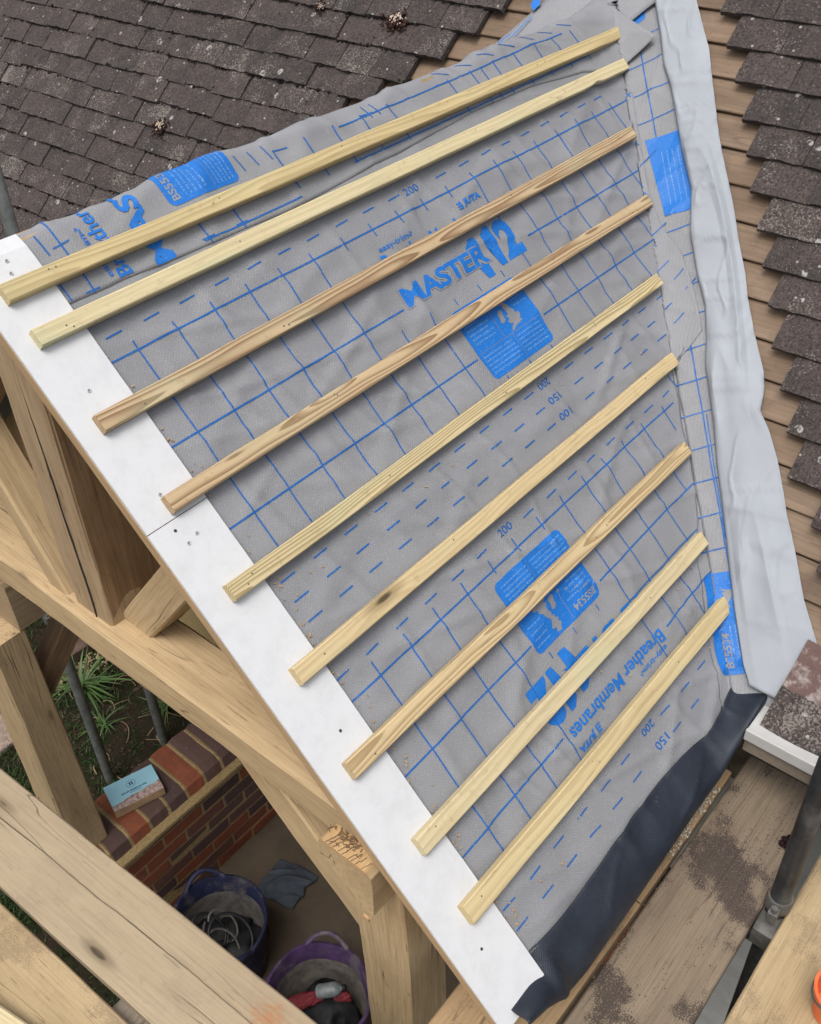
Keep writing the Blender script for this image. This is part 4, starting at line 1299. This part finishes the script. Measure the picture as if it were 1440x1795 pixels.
# ------------------------------------------------------------------ roofing battens
B = [(.044, .095, .132, 2.237), (.045, .196, .233, 2.172), (.049, .391, .429, 2.007), (.068, .589, .626, 1.890), (.066, .796, .833, 1.724), (.078, 1.003, 1.042, 1.585), (.054, 1.215, 1.254, 1.420), (.081, 1.426, 1.467, 1.275), (.079, 1.595, 1.640, 1.210)]
BL = ['golden knotty roofing batten nailed nearest the ridge, topmost of the nine', 'cream roofing batten with a notched right end, second below the ridge', 'brown grained roofing batten crossing just above the MASTER lettering', 'brown striped roofing batten crossing the upper blue map panel',
      'lemon yellow straight grained batten just above the three dashed rows of the middle sheet', 'plain buff batten lying along the lap below the three dashed rows', 'honey coloured batten crossing the lower blue map panel', 'pale sage batten covering the upside down MASTER lettering', 'straw coloured roofing batten nearest the navy felt, lowest of the nine']
rg = random.Random(8)
for k, (u0, sa, sb, u1) in enumerate(B):
    sm, w = (sa + sb) / 2, sb - sa
    p0, p1 = PP(u0, sm, .0245), PP(u1, sm + (.004 if k == 0 else 0), .0245)
    o = beam('roofing_batten', p0, p1, NP, w, .0245, m_bat[k], None, rough=.0009, bev=.0026, seg=.03, seed=k * 3.7)
    tag(o, BL[k], 'roofing batten', 'treated roofing battens nailed across the porch slope')
    if k == 1:          # broken notch at a knot near the right end
        for v in o.data.vertices:
            d = (v.co.x - 1.925)
            if v.co.y < 0:
                v.co.y += .008 * math.exp(-(d / .008) ** 2) if d < 0 else .008 * math.exp(-(d / .035) ** 2)
    for x in (.135, .55, .97, 1.40, 1.80):
        if x < u1 - .05:
            for q in range(2 if rg.random() < .35 else 1):
                uu, ss = x + rg.uniform(-.03, .03), sm + rg.uniform(-.4, .4) * w * .7
                bm = bmesh.new()
                add_lathe(bm, [(.0019, -.001), (.0019, .0002), (.0011, .0004), (.0001, .0004)], 10)
                mq = NP.to_track_quat('Z', 'Y').to_matrix().to_4x4(); mq.translation = PP(uu, ss, .0368)
                link('nail_head', bm, m_nail, o, mq)
# shavings and grit lying on the roof by the verge
bm = bmesh.new(); rg = random.Random(77)
for k in range(210):
    u = .152 + abs(rg.gauss(0, .018)) if k < 150 else rg.uniform(.16, 1.6)
    s = rg.uniform(.25, 1.78) if k < 60 else rg.choice((1.48, 1.50, 1.42, 1.63, .86, 1.27, 1.05, .99, 1.70)) + rg.gauss(0, .03)
    if any(abs(s - b) < .024 for b in BS): continue
    if u > XV - s * R2 - .05: continue
    ln = rg.uniform(.0008, .0036)
    add_box(bm, (-ln, -ln * .45, -.0006), (ln, ln * .45, .0008), 0, Matrix.Translation(PP(u, s, .0075 + max(0, wr(u, s)) * .9)) @ NP.to_track_quat('Z', 'Y').to_matrix().to_4x4() @ Matrix.Rotation(rg.uniform(0, 6), 4, 'Z') @ Matrix.Rotation(rg.gauss(0, .3), 4, 'Y'))
o = link('wood_shavings', bm, m_oak_fresh); tag(origin_to(o, PP(.16, 1.2, 0)), 'pale wood shavings scattered along the inner edge of the white verge', 'shavings', kind='stuff')

# ------------------------------------------------------------------ scaffold
def board(name_lbl, p0, p1, w, t, mat, seed, cat='scaffold board', rough=.0016, name='scaffold_board', group=None):
    o = beam(name, p0, p1, (0, 0, 1), w, t, mat, None, rough=rough, bev=.004, seg=.05, seed=seed)
    tag(o, name_lbl, cat, group); return o
GB = 'timber scaffold boards around the porch'
b1_marks = []
b1_ = board('wide pale scaffold board with a long crack and orange stain, beside the brick pier gap', (-.357, .75, -1.519), (-.239, -1.70, -1.519), .219, .038, m_board_pale, 2.2, group=GB)
CR = [(-.318, .13), (-.30, -.12), (-.292, -.31), (-.285, -.36), (-.268, -.63), (-.255, -.90), (-.25, -1.1)]
pts = []
for k in range(90):
    y = .13 - 1.23 * k / 89
    pts.append((interp([(-b, a) for a, b in CR], -y) + .0035 * noise.noise((y * 9, 1, 1)) + .001 * noise.noise((y * 50, 2, 1)), y, -1.4972))
split('drying_split', pts, .0012, b1_, (0, 0, 1))
board('yellower scaffold board left of the cracked pale one, with a narrow gap between', (-.597, .70, -1.521), (-.499, -1.70, -1.521), .222, .038, m_board_yellow, 3.4, group=GB)
board('narrow pale yellow timber lying on the scaffold board at the bottom left corner', (-.716, .10, -1.478), (-.520, -.96, -1.478), .065, .045, m_bat[1], 5.5, 'timber', name='loose_timber')
board('grey weathered timber end under the gap between the two left scaffold boards', (-.80, -.64, -1.575), (-.24, -.64, -1.575), .24, .06, m_board_grey, 6.6, 'timber', name='support_timber')
board('grimy grey brown scaffold board covered in dark grit below the eaves felt', (-.10, -1.4645, -1.519), (1.10, -1.4645, -1.519), .221, .038, m_board_dirty, 7.1, group=GB)
board('yellow scaffold board in the bottom right corner carrying the orange tub', (-.10, -1.738, -1.519), (1.55, -1.738, -1.519), .226, .038, m_board_yellow, 8.3, group=GB)
board('short orange brown board peeping out between the felt and the grimy board', (-.12, -1.232, -1.521), (.532, -1.232, -1.521), .222, .036, m_board_inner, 9.4, group=GB)
board('grit covered end board past the joint, tucked under the navy felt', (.536, -1.236, -1.523), (1.02, -1.232, -1.523), .215, .036, m_board_inner, 10.2, group=GB)
bm = bmesh.new(); rg = random.Random(15)
for k in range(1100):
    x, y = rg.uniform(.69, .95), rg.uniform(-1.344, -1.20)
    r = rg.uniform(.0010, .0040) * (2.0 if rg.random() < .02 else 1)
    blob(bm, Vector((x, y, -1.503 + r * .4)), r, Vector((0, 0, 1)), .7, k * .37, 1)
o = link('mortar_grit', bm, mk_plain('pale_grit', (.42, .38, .30), .95, .1, .35, 200, .4)); tag(origin_to(o, (.8, -1.3, -1.5)), 'pale mortar grit heaped on the board end beside the felt', 'grit', kind='stuff')
bm = bmesh.new()
for k in range(700):
    x = rg.uniform(.15, 1.08) if k < 350 else rg.gauss(.95, .10)
    y = rg.gauss(-1.49, .045) if k < 350 else rg.gauss(-1.47, .05)
    if not (-1.57 < y < -1.36 and x < 1.09): continue
    if k < 350 and noise.noise((x * 7, y * 11, 4)) < -.05: continue
    r = rg.uniform(.0006, .0017)
    blob(bm, Vector((x, y, -1.4995)), r, Vector((0, 0, 1)), .6, k * .31, 1)
o = link('dark_grit', bm, mk_plain('dark_tile_grit', (.040, .028, .030), .95, .1, .4, 200, .4)); tag(origin_to(o, (.7, -1.48, -1.5)), 'dark tile grit strewn over the grimy scaffold board', 'grit', kind='stuff')
bm = bmesh.new()
for k in range(22): blob(bm, Vector((.905 + rg.gauss(0, .010), -1.552 + rg.gauss(0, .008), -1.497 + rg.random() * .012)), rg.uniform(.005, .010), Vector((0, 0, 1)), .8, k)
o = link('moss_lump', bm, mk_plain('dark_red_moss', (.020, .010, .012), .95, .1, .5, 90, .8), smooth=True); tag(origin_to(o, (.905, -1.55, -1.5)), 'dark red lump of moss at the edge of the grimy board', 'moss')

def tube(label, pts, mat, r=.0242, grp='steel scaffold tubes'):
    bm = bmesh.new(); add_tube(bm, pts, r, 24)
    o = link('scaffold_tube', bm, mat, smooth=40); origin_to(o, pts[0])
    tag(o, label, 'scaffold tube', grp); return o
tube('black upright scaffold tube rising between the two right boards', [(.728, -1.600, -3.63), (.728, -1.600, -1), (.728, -1.600, .6)], m_steel_dark)
tube('black ledger tube crossing under the gap between the right boards', [(.688, -2.3, -1.585), (.688, -1.0, -1.585)], m_steel_dark)
tube('black diagonal tube deep below the gap between the right boards', [(1.05, -2.3, -2.10), (.93, -1.0, -2.05)], m_steel_dark)
tube('tall grey scaffold tube beyond the ridge, rising in front of the left tiles', [(.862, 1.42, -3.46), (.862, 1.42, -1), (.862, 1.42, 1.2)], m_steel)
tube('short dull scaffold tube standing in the strappy plant next to the left oak post', [(.538, 1.45, -3.46), (.538, 1.45, -2.22)], m_steel)
cp = empty('tube_coupler', (.728, -1.6, -1.45), 'grey scaffold coupler clamped low on the black upright tube', 'scaffold coupler')
bm = bmesh.new(); add_lathe(bm, [(.0243, -.022), (.029, -.022), (.031, -.016), (.031, .016), (.029, .022), (.0243, .022)], 28, (.728, -1.6, -1.47))
link('clamp_ring', bm, m_coupler, cp, smooth=35)
bm = bmesh.new(); add_box(bm, (.673, -1.616, -1.49), (.700, -1.592, -1.455), .005); add_tube(bm, [(.683, -1.604, -1.456), (.683, -1.604, -1.44)], .008, 6)
link('clamp_bolt', bm, m_coupler, cp, smooth=35)
bm = bmesh.new(); add_box(bm, (.653, -1.640, -1.575), (.725, -1.575, -1.515), .008)
link('clamp_jaw', bm, m_coupler, cp, smooth=35)
# clamp at the top of the short tube
cp2 = empty('tube_coupler', (.538, 1.45, -2.24), 'rusty scaffold coupler at the top of the short dull tube', 'scaffold coupler')
bm = bmesh.new(); add_lathe(bm, [(.0245, -.03), (.034, -.03), (.036, 0), (.034, .03), (.0245, .03)], 24, (.538, 1.45, -2.25))
link('clamp_ring', bm, m_coupler, cp2, smooth=35)
bm = bmesh.new(); add_box(bm, (.500, 1.41, -2.275), (.53, 1.44, -2.225), .005)
link('clamp_bolt', bm, m_coupler, cp2, smooth=35)
# orange tub
m_orange = mk_plain('orange_plastic', (.72, .13, .035), .4, .5, .06, 20, .05, dirt=((.5, .22, .12), .3))
tb = empty('orange_tub', (.66, -1.83, -1.5), 'bright orange plastic tub standing on the yellow board at the right edge', 'tub')
OC = (.572, -1.807, -1.4995)
bm = bmesh.new(); add_lathe(bm, [(.0001, .0), (.044, .0), (.051, .006), (.061, .088), (.065, .090), (.065, .096), (.058, .096), (.048, .010), (.0001, .008)], 40, OC)
link('tub_body', bm, m_orange, tb, smooth=40)
bm = bmesh.new(); add_tube(bm, [(OC[0] + .064 * math.cos(a), OC[1] + .064 * math.sin(a), OC[2] + .092 - .03 * math.sin((a - .2) / 2.74 * math.pi)) for a in [.2 + 2.74 * k / 16 for k in range(17)]], .0022, 8)
link('handle', bm, m_steel, tb, smooth=True)

# ------------------------------------------------------------------ dwarf brick wall under the left post
dw = empty('dwarf_wall', (.6, .88, -3.64), 'low red brick wall with angled header coping under the left oak post', 'brick wall')
WX0, WX1, WY, WT = .06, 1.28, .765, -2.93
rb = random.Random(31)
bm = bmesh.new(); lay = bm.verts.layers.float.new('tint')
brick_face(bm, lay, WX0, WX1, -3.66, WT - .102, lambda c: Vector((c.x, WY + .002 - c.y, c.z)), rb)
bmesh.ops.recalc_face_normals(bm, faces=bm.faces[:])
link('brickwork', bm, m_brick, dw)
bm = bmesh.new(); add_box(bm, (WX0, WY + .0052, -3.70), (WX1, 1.03, WT - .094)); add_box(bm, (WX0, WY + .046, WT - .10), (WX1, 1.020, WT - .008))
link('mortar', bm, m_mortar, dw)
# coping of angled bricks laid as headers
bm = bmesh.new(); lay = bm.verts.layers.float.new('tint')
x = WX0 + .004; tints = [.6, .9, .2, .85, .95, .15, .8, .88, .12, .75, .9, .3, .8, .2, .85, .9]
ki = 0
while x < WX1 - .05:
    b = .088
    prof = [(WY + .004, WT - .078), (WY + .018, WT - .024), (WY + .052, WT - .002), (1.035, WT), (1.035, WT - .07)]
    n = 6
    rings = []
    t = tints[ki % len(tints)]; sd = rb.random() * 50
    for i in range(4):
        xx = x + (b) * i / 3
        ring = []
        for (y, z) in prof:
            v = bm.verts.new((xx + .0025 * noise.noise((y * 20 + sd, z * 30, i)), y + .003 * noise.noise((xx * 40, z * 30 + sd, 1)), z + .003 * noise.noise((xx * 40, y * 20, sd)) - (.003 if i in (0, 3) else 0)))
            v[lay] = t; ring.append(v)
        rings.append(ring)
    for A, C_ in zip(rings, rings[1:]):
        for q in range(len(prof) - 1): bm.faces.new((A[q], C_[q], C_[q + 1], A[q + 1]))
    bm.faces.new(rings[0]); bm.faces.new(rings[-1][::-1])
    x += b + .015; ki += 1
bmesh.ops.recalc_face_normals(bm, faces=bm.faces[:])
link('coping', bm, m_brick, dw)
# raised mortar joints between the coping bricks
bm = bmesh.new()
x = WX0 + .004 + .088
while x < WX1 - .05:
    prof = [(WY + .006, WT - .078), (WY + .022, WT - .026), (WY + .055, WT - .006), (1.03, WT - .005)]
    prev = None
    for i, (y, z) in enumerate(prof):
        c = [bm.verts.new((x - .003 + .004 * noise.noise((x * 9, y * 22, 1)), y, z)), bm.verts.new((x + .0075, y - .001, z + .004)), bm.verts.new((x + .018 + .004 * noise.noise((x * 9, y * 22, 6)), y, z))]
        if prev:
            for q in range(2): bm.faces.new((prev[q], prev[q + 1], c[q + 1], c[q]))
        prev = c
    x += .103
bmesh.ops.subdivide_edges(bm, edges=bm.edges[:], cuts=3, use_grid_fill=True)
for v in bm.verts: v.co += Vector((noise.noise(v.co * 40), noise.noise(v.co * 40 + Vector((7, 0, 0))), noise.noise(v.co * 40 + Vector((0, 9, 0))))) * .0028
bmesh.ops.recalc_face_normals(bm, faces=bm.faces[:])
link('mortar_joints', bm, m_mortar, dw, smooth=True)
beam('mortar_ledge', (WX0, WY - .012, WT - .090), (WX1, WY - .012, WT - .090), (0, 0, 1), .045, .026, m_mortar, dw, rough=.002, bev=.004)

# sample box on the coping
bx = empty('sample_box', (.41, .92, -2.93), 'pale blue rectangular box with a small round emblem lying on the brick coping', 'box')
c0 = Vector((.323, 1.024, 0)); c1 = Vector((.538, .958, 0)); c3 = Vector((.272, .872, 0))
ex = (c1 - c0).normalized(); ey = Vector((ex.y, -ex.x, 0)); LX, LY = .225, .150
Mb = Matrix((ex, -ey, Vector((0, 0, 1)))).transposed().to_4x4(); Mb.translation = Vector((c0.x, c0.y, -2.927))   # local x right, y up (away), z up
bm = bmesh.new(); add_box(bm, (0, -LY, 0), (LX, 0, .046), .003)
link('box_body', bm, mk_plain('kraft_box', (.36, .24, .14), .8, .2, .2, 30, .1), bx, Mb)
bm = bmesh.new(); poly(bm, [(.001, -.001), (.001, -LY + .030), (.05, -LY + .034), (.09, -LY + .044), (.13, -LY + .042), (.17, -LY + .050), (.20, -LY + .048), (LX - .001, -LY + .056), (LX - .001, -.001)][::-1])
for v in bm.verts: v.co.z = .0466
link('blue_label', bm, mk_plain('pale_blue_card', (.30, .56, .66), .55, .3, .03, 12, .02), bx, Mb)
bm = bmesh.new(); poly(bm, [(.001, -LY + .002), (LX - .001, -LY + .002), (LX - .001, -LY + .055), (.20, -LY + .047), (.17, -LY + .049), (.13, -LY + .041), (.09, -LY + .043), (.05, -LY + .033), (.001, -LY + .029)])
for v in bm.verts: v.co.z = .0466
link('photo_band', bm, mk_plain('pinkish_photo_band', (.34, .25, .22), .6, .3, .5, 70, .05), bx, Mb)
m_ink = mk_plain('navy_ink', (.02, .06, .12), .6)
bm = bmesh.new()
cx, cy = .112, -.047
for k in range(44):
    a, b = 2 * math.pi * k / 44, 2 * math.pi * (k + (.6 if k % 2 else 1)) / 44
    for r0, r1 in ((.0205, .0215), (.0165, .0190)) if k % 2 else ((.0205, .0215),):
        bm.faces.new([bm.verts.new((cx + r * math.cos(t_), cy + r * math.sin(t_), .0471)) for r, t_ in ((r0, a), (r1, a), (r1, b), (r0, b))])
for x0 in (-.008, .002):
    poly(bm, [(cx + x0, cy - .009), (cx + x0 + .006, cy - .009), (cx + x0 + .006, cy + .009), (cx + x0, cy + .009)])
    poly(bm, [(cx + x0 - .003, cy + .006), (cx + x0, cy + .006), (cx + x0, cy + .009), (cx + x0 - .003, cy + .009)])
rg = random.Random(4); x = .056
while x < .172:
    w = rg.uniform(.003, .006); poly(bm, [(x, -.086), (x + w, -.086), (x + w, -.0785), (x, -.0785)]); x += w + rg.choice((.0012, .0012, .004))
x = .092
while x < .140:
    w = rg.uniform(.002, .004); poly(bm, [(x, -.0955), (x + w, -.0955), (x + w, -.0915), (x, -.0915)]); x += w + .0015
for v in bm.verts: v.co.z = .0471
bmesh.ops.recalc_face_normals(bm, faces=bm.faces[:])
link('printed_emblem', bm, m_ink, bx, Mb)

# ------------------------------------------------------------------ tubs and rag on the porch floor
def flex_tub(label, c, R, H, col_out, col_in, seed, ang):
    t = empty('flexible_tub', (c[0], c[1], -3.64), label, 'builders tub', 'flexible builders tubs on the porch floor')
    mat = mk_plain('tub_plastic_%d' % seed, col_out, .6, .35, .25, 16, .2, dirt=(col_in, .85))
    mat_in = mk_plain('tub_lining_%d' % seed, col_in, .8, .2, .3, 20, .3, dirt=(col_out, .5))
    bm = bmesh.new(); add_lathe(bm, [(.0001, .0), (R * .74, .0), (R * .78, .015), (R * .93, H * .70), (R, H), (R * 1.035, H + .004), (R * 1.03, H + .012), (R * .97, H + .012)], 56, (c[0], c[1], -3.64), .05, seed)
    link('tub_body', bm, mat, t, smooth=True)
    bm = bmesh.new(); add_lathe(bm, [(R * .985, H + .0125), (R * .965, H), (R * .92, H * .78)], 56, (c[0], c[1], -3.64), .05, seed)
    link('tub_rim', bm, mat, t, smooth=True)
    bm = bmesh.new(); add_lathe(bm, [(R * .92, H * .78), (R * .88, H * .6), (R * .72, .03), (.0001, .03)], 56, (c[0], c[1], -3.64), .05, seed)
    link('tub_lining', bm, mat_in, t, smooth=True)
    for s_ in (0, math.pi):
        a0 = ang + s_
        pts = []
        for k in range(13):
            f = k / 12; a = a0 - .42 + .84 * f
            rr = R * 1.02 + .018 * math.sin(math.pi * f)
            pts.append((c[0] + rr * math.cos(a), c[1] + rr * math.sin(a), -3.64 + H + .006 + .050 * math.sin(math.pi * f)))
        bm = bmesh.new(); add_tube(bm, pts, .0105, 10)
        link('handle', bm, mat, t, smooth=True)
    return t
flex_tub('dusty dark blue flexible tub full of black cables on the porch floor', (.33, .36), .207, .385, (.014, .017, .048), (.11, .10, .09), 3, 1.15)
flex_tub('purple flexible tub holding red cloth and bottles, near the right oak post', (.37, -.185), .213, .385, (.070, .036, .100), (.15, .135, .115), 6, .55)
rg = random.Random(40)
m_cable = mk_plain('grey_cable', (.13, .12, .11), .5, .4, .2, 30, .05)
for k in range(5):
    pts = []; cx, cy = .33 + rg.uniform(-.05, .05), .36 + rg.uniform(-.06, .06); r = rg.uniform(.05, .10); a0 = rg.random() * 6; tl = rg.uniform(-.5, .5)
    for q in range(26):
        a = a0 + q / 25 * rg.uniform(4.3, 4.4)
        pts.append((cx + r * math.cos(a), cy + r * math.sin(a), -3.40 + .02 * k + .06 * math.sin(a + tl)))
    bm = bmesh.new(); add_tube(bm, pts, .005 if k < 3 else .007, 8)
    o = link('coiled_cable', bm, m_cable if k < 3 else m_black, smooth=True); tag(origin_to(o, pts[0]), 'loop of dusty electric cable coiled inside the dark blue tub', 'cable', 'cables in the blue tub')
def lump(name, label, cat, c, sx, mat, seed, flat=.55, grp=None, rot=0):
    bm = bmesh.new()
    bmesh.ops.create_icosphere(bm, subdivisions=4, radius=1)
    for v in bm.verts:
        n_ = v.co.copy()
        f = 1 + .35 * noise.noise(n_ * 1.4 + Vector((seed, 0, 0))) - .25 * max(0, 1 - abs(noise.noise(n_ * 2.1 + Vector((0, seed, 0)))) * 4)
        v.co = Vector((n_.x * sx[0] * f, n_.y * sx[1] * f, n_.z * sx[2] * f))
    bmesh.ops.transform(bm, matrix=Matrix.Translation(c) @ Matrix.Rotation(rot, 4, 'Z'), verts=bm.verts[:])
    o = link(name, bm, mat, smooth=True); tag(origin_to(o, c), label, cat, grp); return o
m_dark = mk_plain('black_rubber', (.020, .020, .021), .6, .3, .35, 25, .4)
m_red = mk_plain('dull_red_cloth', (.20, .035, .042), .85, .2, .25, 25, .3)
lump('rubble_bag', 'crumpled black bag filling the dark blue tub under the cables', 'bag', (.33, .36, -3.50), (.165, .165, .10), m_dark, 2.2)
lump('work_glove', 'black rubber glove heap filling the purple tub', 'gloves', (.37, -.185, -3.50), (.165, .165, .10), m_dark, 5.2)
lump('red_cloth', 'dull red cloth draped inside the purple tub', 'cloth', (.36, -.10, -3.40), (.095, .035, .025), m_red, 9.1, rot=-.5)
lump('red_cloth', 'small red scrap lying by the bottle in the purple tub', 'cloth', (.475, -.21, -3.40), (.045, .022, .02), m_red, 3.1, rot=-1.0)
bt = empty('clear_bottle', (.47, -.15, -3.40), 'clouded plastic bottle lying in the purple tub', 'bottle')
m_clear = mk_plain('clouded_plastic', (.20, .22, .22), .3, .5, .25, 30, .1)
Mq = Matrix.Translation((.455, -.165, -3.375)) @ Matrix.Rotation(1.25, 4, Vector((.75, .6, 0)))
bm = bmesh.new(); add_lathe(bm, [(.0001, -.055), (.026, -.055), (.030, -.048), (.030, .025), (.022, .042), (.011, .050), (.011, .058)], 24)
link('bottle_body', bm, m_clear, bt, Mq, smooth=40)
bm = bmesh.new(); add_lathe(bm, [(.013, .056), (.013, .070), (.0001, .070)], 20)
link('bottle_cap', bm, m_black, bt, Mq, smooth=40)
# rag on the floor
def rag(i, j):
    x = (i - .5) * .25; y = (j - .5) * .22
    r = math.hypot(x, y)
    sh = 1 - .35 * abs(noise.noise((math.atan2(y, x) * 1.1, 3, 1)))
    z = .008 + .045 * math.exp(-(r / .09) ** 2) + .028 * max(0, 1 - abs(noise.noise((x * 9 + y * 3, y * 5, 2))) * 3.5) * math.exp(-(r / .13) ** 2)
    return Vector((.765 + x * sh * .85 - y * .25, .45 + y * sh + x * .1, -3.64 + z))
bm = bmesh.new(); grid(bm, rag, 40, 36)
o = link('grey_rag', bm, mk_plain('slate_cloth', (.062, .075, .095), .8, .2, .15, 20, .2), smooth=True); tag(origin_to(o, (.765, .45, -3.64)), 'crumpled slate grey rag on the porch floor by the brick wall', 'rag'); solid(o, .002, 1)

# ------------------------------------------------------------------ garden: strappy plant, leafy shrubs, edging
def strap(label, x, y, n, L, seed, mat=m_strap, w=.020, grp=None):
    rg_ = random.Random(seed)
    bm = bmesh.new(); lay = bm.verts.layers.float.new('tint')
    for k in range(n):
        a = rg_.uniform(0, 6.28); l = L * rg_.uniform(.55, 1.1)
        blade(bm, lay, Vector((x + rg_.gauss(0, .02), y + rg_.gauss(0, .02), lawn_z(x, y) - .01)), a, l * rg_.uniform(.5, .95), w * rg_.uniform(.7, 1.25), l * rg_.uniform(.45, .95), 8, min(1, max(0, rg_.gauss(.5, .25))))
    o = link('strap_plant', bm, mat, smooth=True); tag(origin_to(o, (x, y, lawn_z(x, y))), label, 'plant', grp); return o
strap('clump of long strappy green leaves growing beside the scaffold tubes', .80, 2.02, 54, .36, 1)
strap('small tuft of strappy leaves at the foot of the taller clump', .72, 1.75, 22, .18, 2, w=.012)
strap('tuft of narrow leaves behind the brick pier next to the tube', 1.02, 1.58, 26, .22, 5, w=.012)
def shrub(label, x, y, n, R, seed, size=.05, zc=.18):
    rg_ = random.Random(seed)
    t = empty('leafy_shrub', (x, y, lawn_z(x, y)), label, 'shrub')
    bm = bmesh.new(); lay = bm.verts.layers.float.new('tint')
    for k in range(n):
        d = Vector((rg_.gauss(0, 1), rg_.gauss(0, 1), rg_.gauss(0, .8))).normalized() * R * rg_.random() ** .4
        p = Vector((x, y, lawn_z(x, y) + zc)) + d
        a = rg_.uniform(0, 6.28); l = size * rg_.uniform(.6, 1.4); wd = l * .42; tl = rg_.gauss(-.2, .5)
        f = Vector((math.cos(a) * math.cos(tl), math.sin(a) * math.cos(tl), math.sin(tl))); sd = Vector((-math.sin(a), math.cos(a), rg_.gauss(0, .25)))
        v = [bm.verts.new(p), bm.verts.new(p + f * l * .45 + sd * wd), bm.verts.new(p + f * l), bm.verts.new(p + f * l * .45 - sd * wd)]
        tn = min(1, max(0, rg_.gauss(.45, .25)))
        for q in v: q[lay] = tn
        bm.faces.new((v[0], v[1], v[2])); bm.faces.new((v[0], v[2], v[3]))
    link('foliage', bm, m_broad, t)
    bm = bmesh.new()
    for k in range(7):
        a = rg_.uniform(0, 6.28)
        add_tube(bm, [(x, y, lawn_z(x, y) - .02), (x + math.cos(a) * R * .3, y + math.sin(a) * R * .3, lawn_z(x, y) + zc * .6), (x + math.cos(a) * R * .7, y + math.sin(a) * R * .7, lawn_z(x, y) + zc + rg_.uniform(-.05, .12))], .004, 6)
    link('stem', bm, m_board_grey, t)
shrub('bright broad leaved shrub behind the left post at the garden edge', 1.22, 2.72, 420, .30, 3, .085, .22)
shrub('small dark shrub behind the brick wall under the tie beam', 1.32, 1.62, 420, .24, 4, .045, .16)
shrub('low green weeds by the house side of the bed', 1.20, 2.15, 200, .16, 9, .04, .08)
beam_o = beam('garden_edging', (.62, 2.34, -3.385), (1.35, 2.34, -3.385), (0, 0, 1), .16, .075, mk_plain('brown_edging', (.10, .065, .055), .85, .2, .3, 20, .4), None, rough=.004, bev=.008)
tag(beam_o, 'dull brown timber edging across the bed behind the short scaffold tube', 'garden edging')
bm = bmesh.new(); add_box(bm, (.12, 2.02, -3.44), (.42, 2.40, -3.385), .012)
o = link('stepping_stone', bm, mk_plain('pinkish_stone', (.26, .20, .165), .9, .2, .2, 25, .4)); tag(origin_to(o, (.27, 2.2, -3.42)), 'pinkish stone slab on the grass at the left edge beyond the post', 'paving slab')
bm = bmesh.new(); rg = random.Random(55)
for k in range(380):
    x, y = rg.gauss(.86, .10), rg.gauss(2.2, .06); r = rg.uniform(.004, .013)
    blob(bm, Vector((x, y, lawn_z(x, y) + .002)), r, Vector((0, 0, 1)), .6, k, 1)
o = link('sandy_gravel', bm, mk_plain('sandy_gravel', (.30, .235, .14), .95, .1, .35, 60, .5)); tag(origin_to(o, (.86, 2.2, -3.42)), 'sandy gravel spilled between the edging and the strappy plant', 'gravel', kind='stuff')
bm = bmesh.new()
for k in range(700):
    x, y = rg.uniform(.3, 1.3), rg.uniform(1.08, 2.4); r = rg.uniform(.004, .014) * (1.5 if rg.random() < .1 else 1)
    if noise.noise((x * 3, y * 3, 9)) < -.1: continue
    blob(bm, Vector((x, y, lawn_z(x, y))), r, Vector((0, 0, 1)), .7, k * .7, 1)
o = link('soil_clods', bm, mk_plain('soil_clods', (.050, .036, .027), .95, .1, .4, 60, .6)); tag(origin_to(o, (.8, 1.6, -3.42)), 'dark clods of dug soil between the grass patches', 'soil', kind='stuff')
bm = bmesh.new()
for k in range(34):
    x, y = rg.uniform(.45, 1.2), rg.uniform(1.15, 2.2); a = rg.uniform(0, 6.28); l = rg.uniform(.05, .16); pts = []
    for q in range(7):
        f = q / 6; pts.append((x + l * f * math.cos(a + .8 * f), y + l * f * math.sin(a + .8 * f), lawn_z(x, y) + .012 + .02 * math.sin(math.pi * f)))
    add_tube(bm, pts, rg.uniform(.0012, .0026), 5)
o = link('dry_twigs', bm, mk_plain('dry_straw', (.26, .20, .12), .9, .1, .3, 60, .2)); tag(origin_to(o, (.8, 1.6, -3.42)), 'dry twigs and straw lying on the bed', 'twigs', kind='stuff')
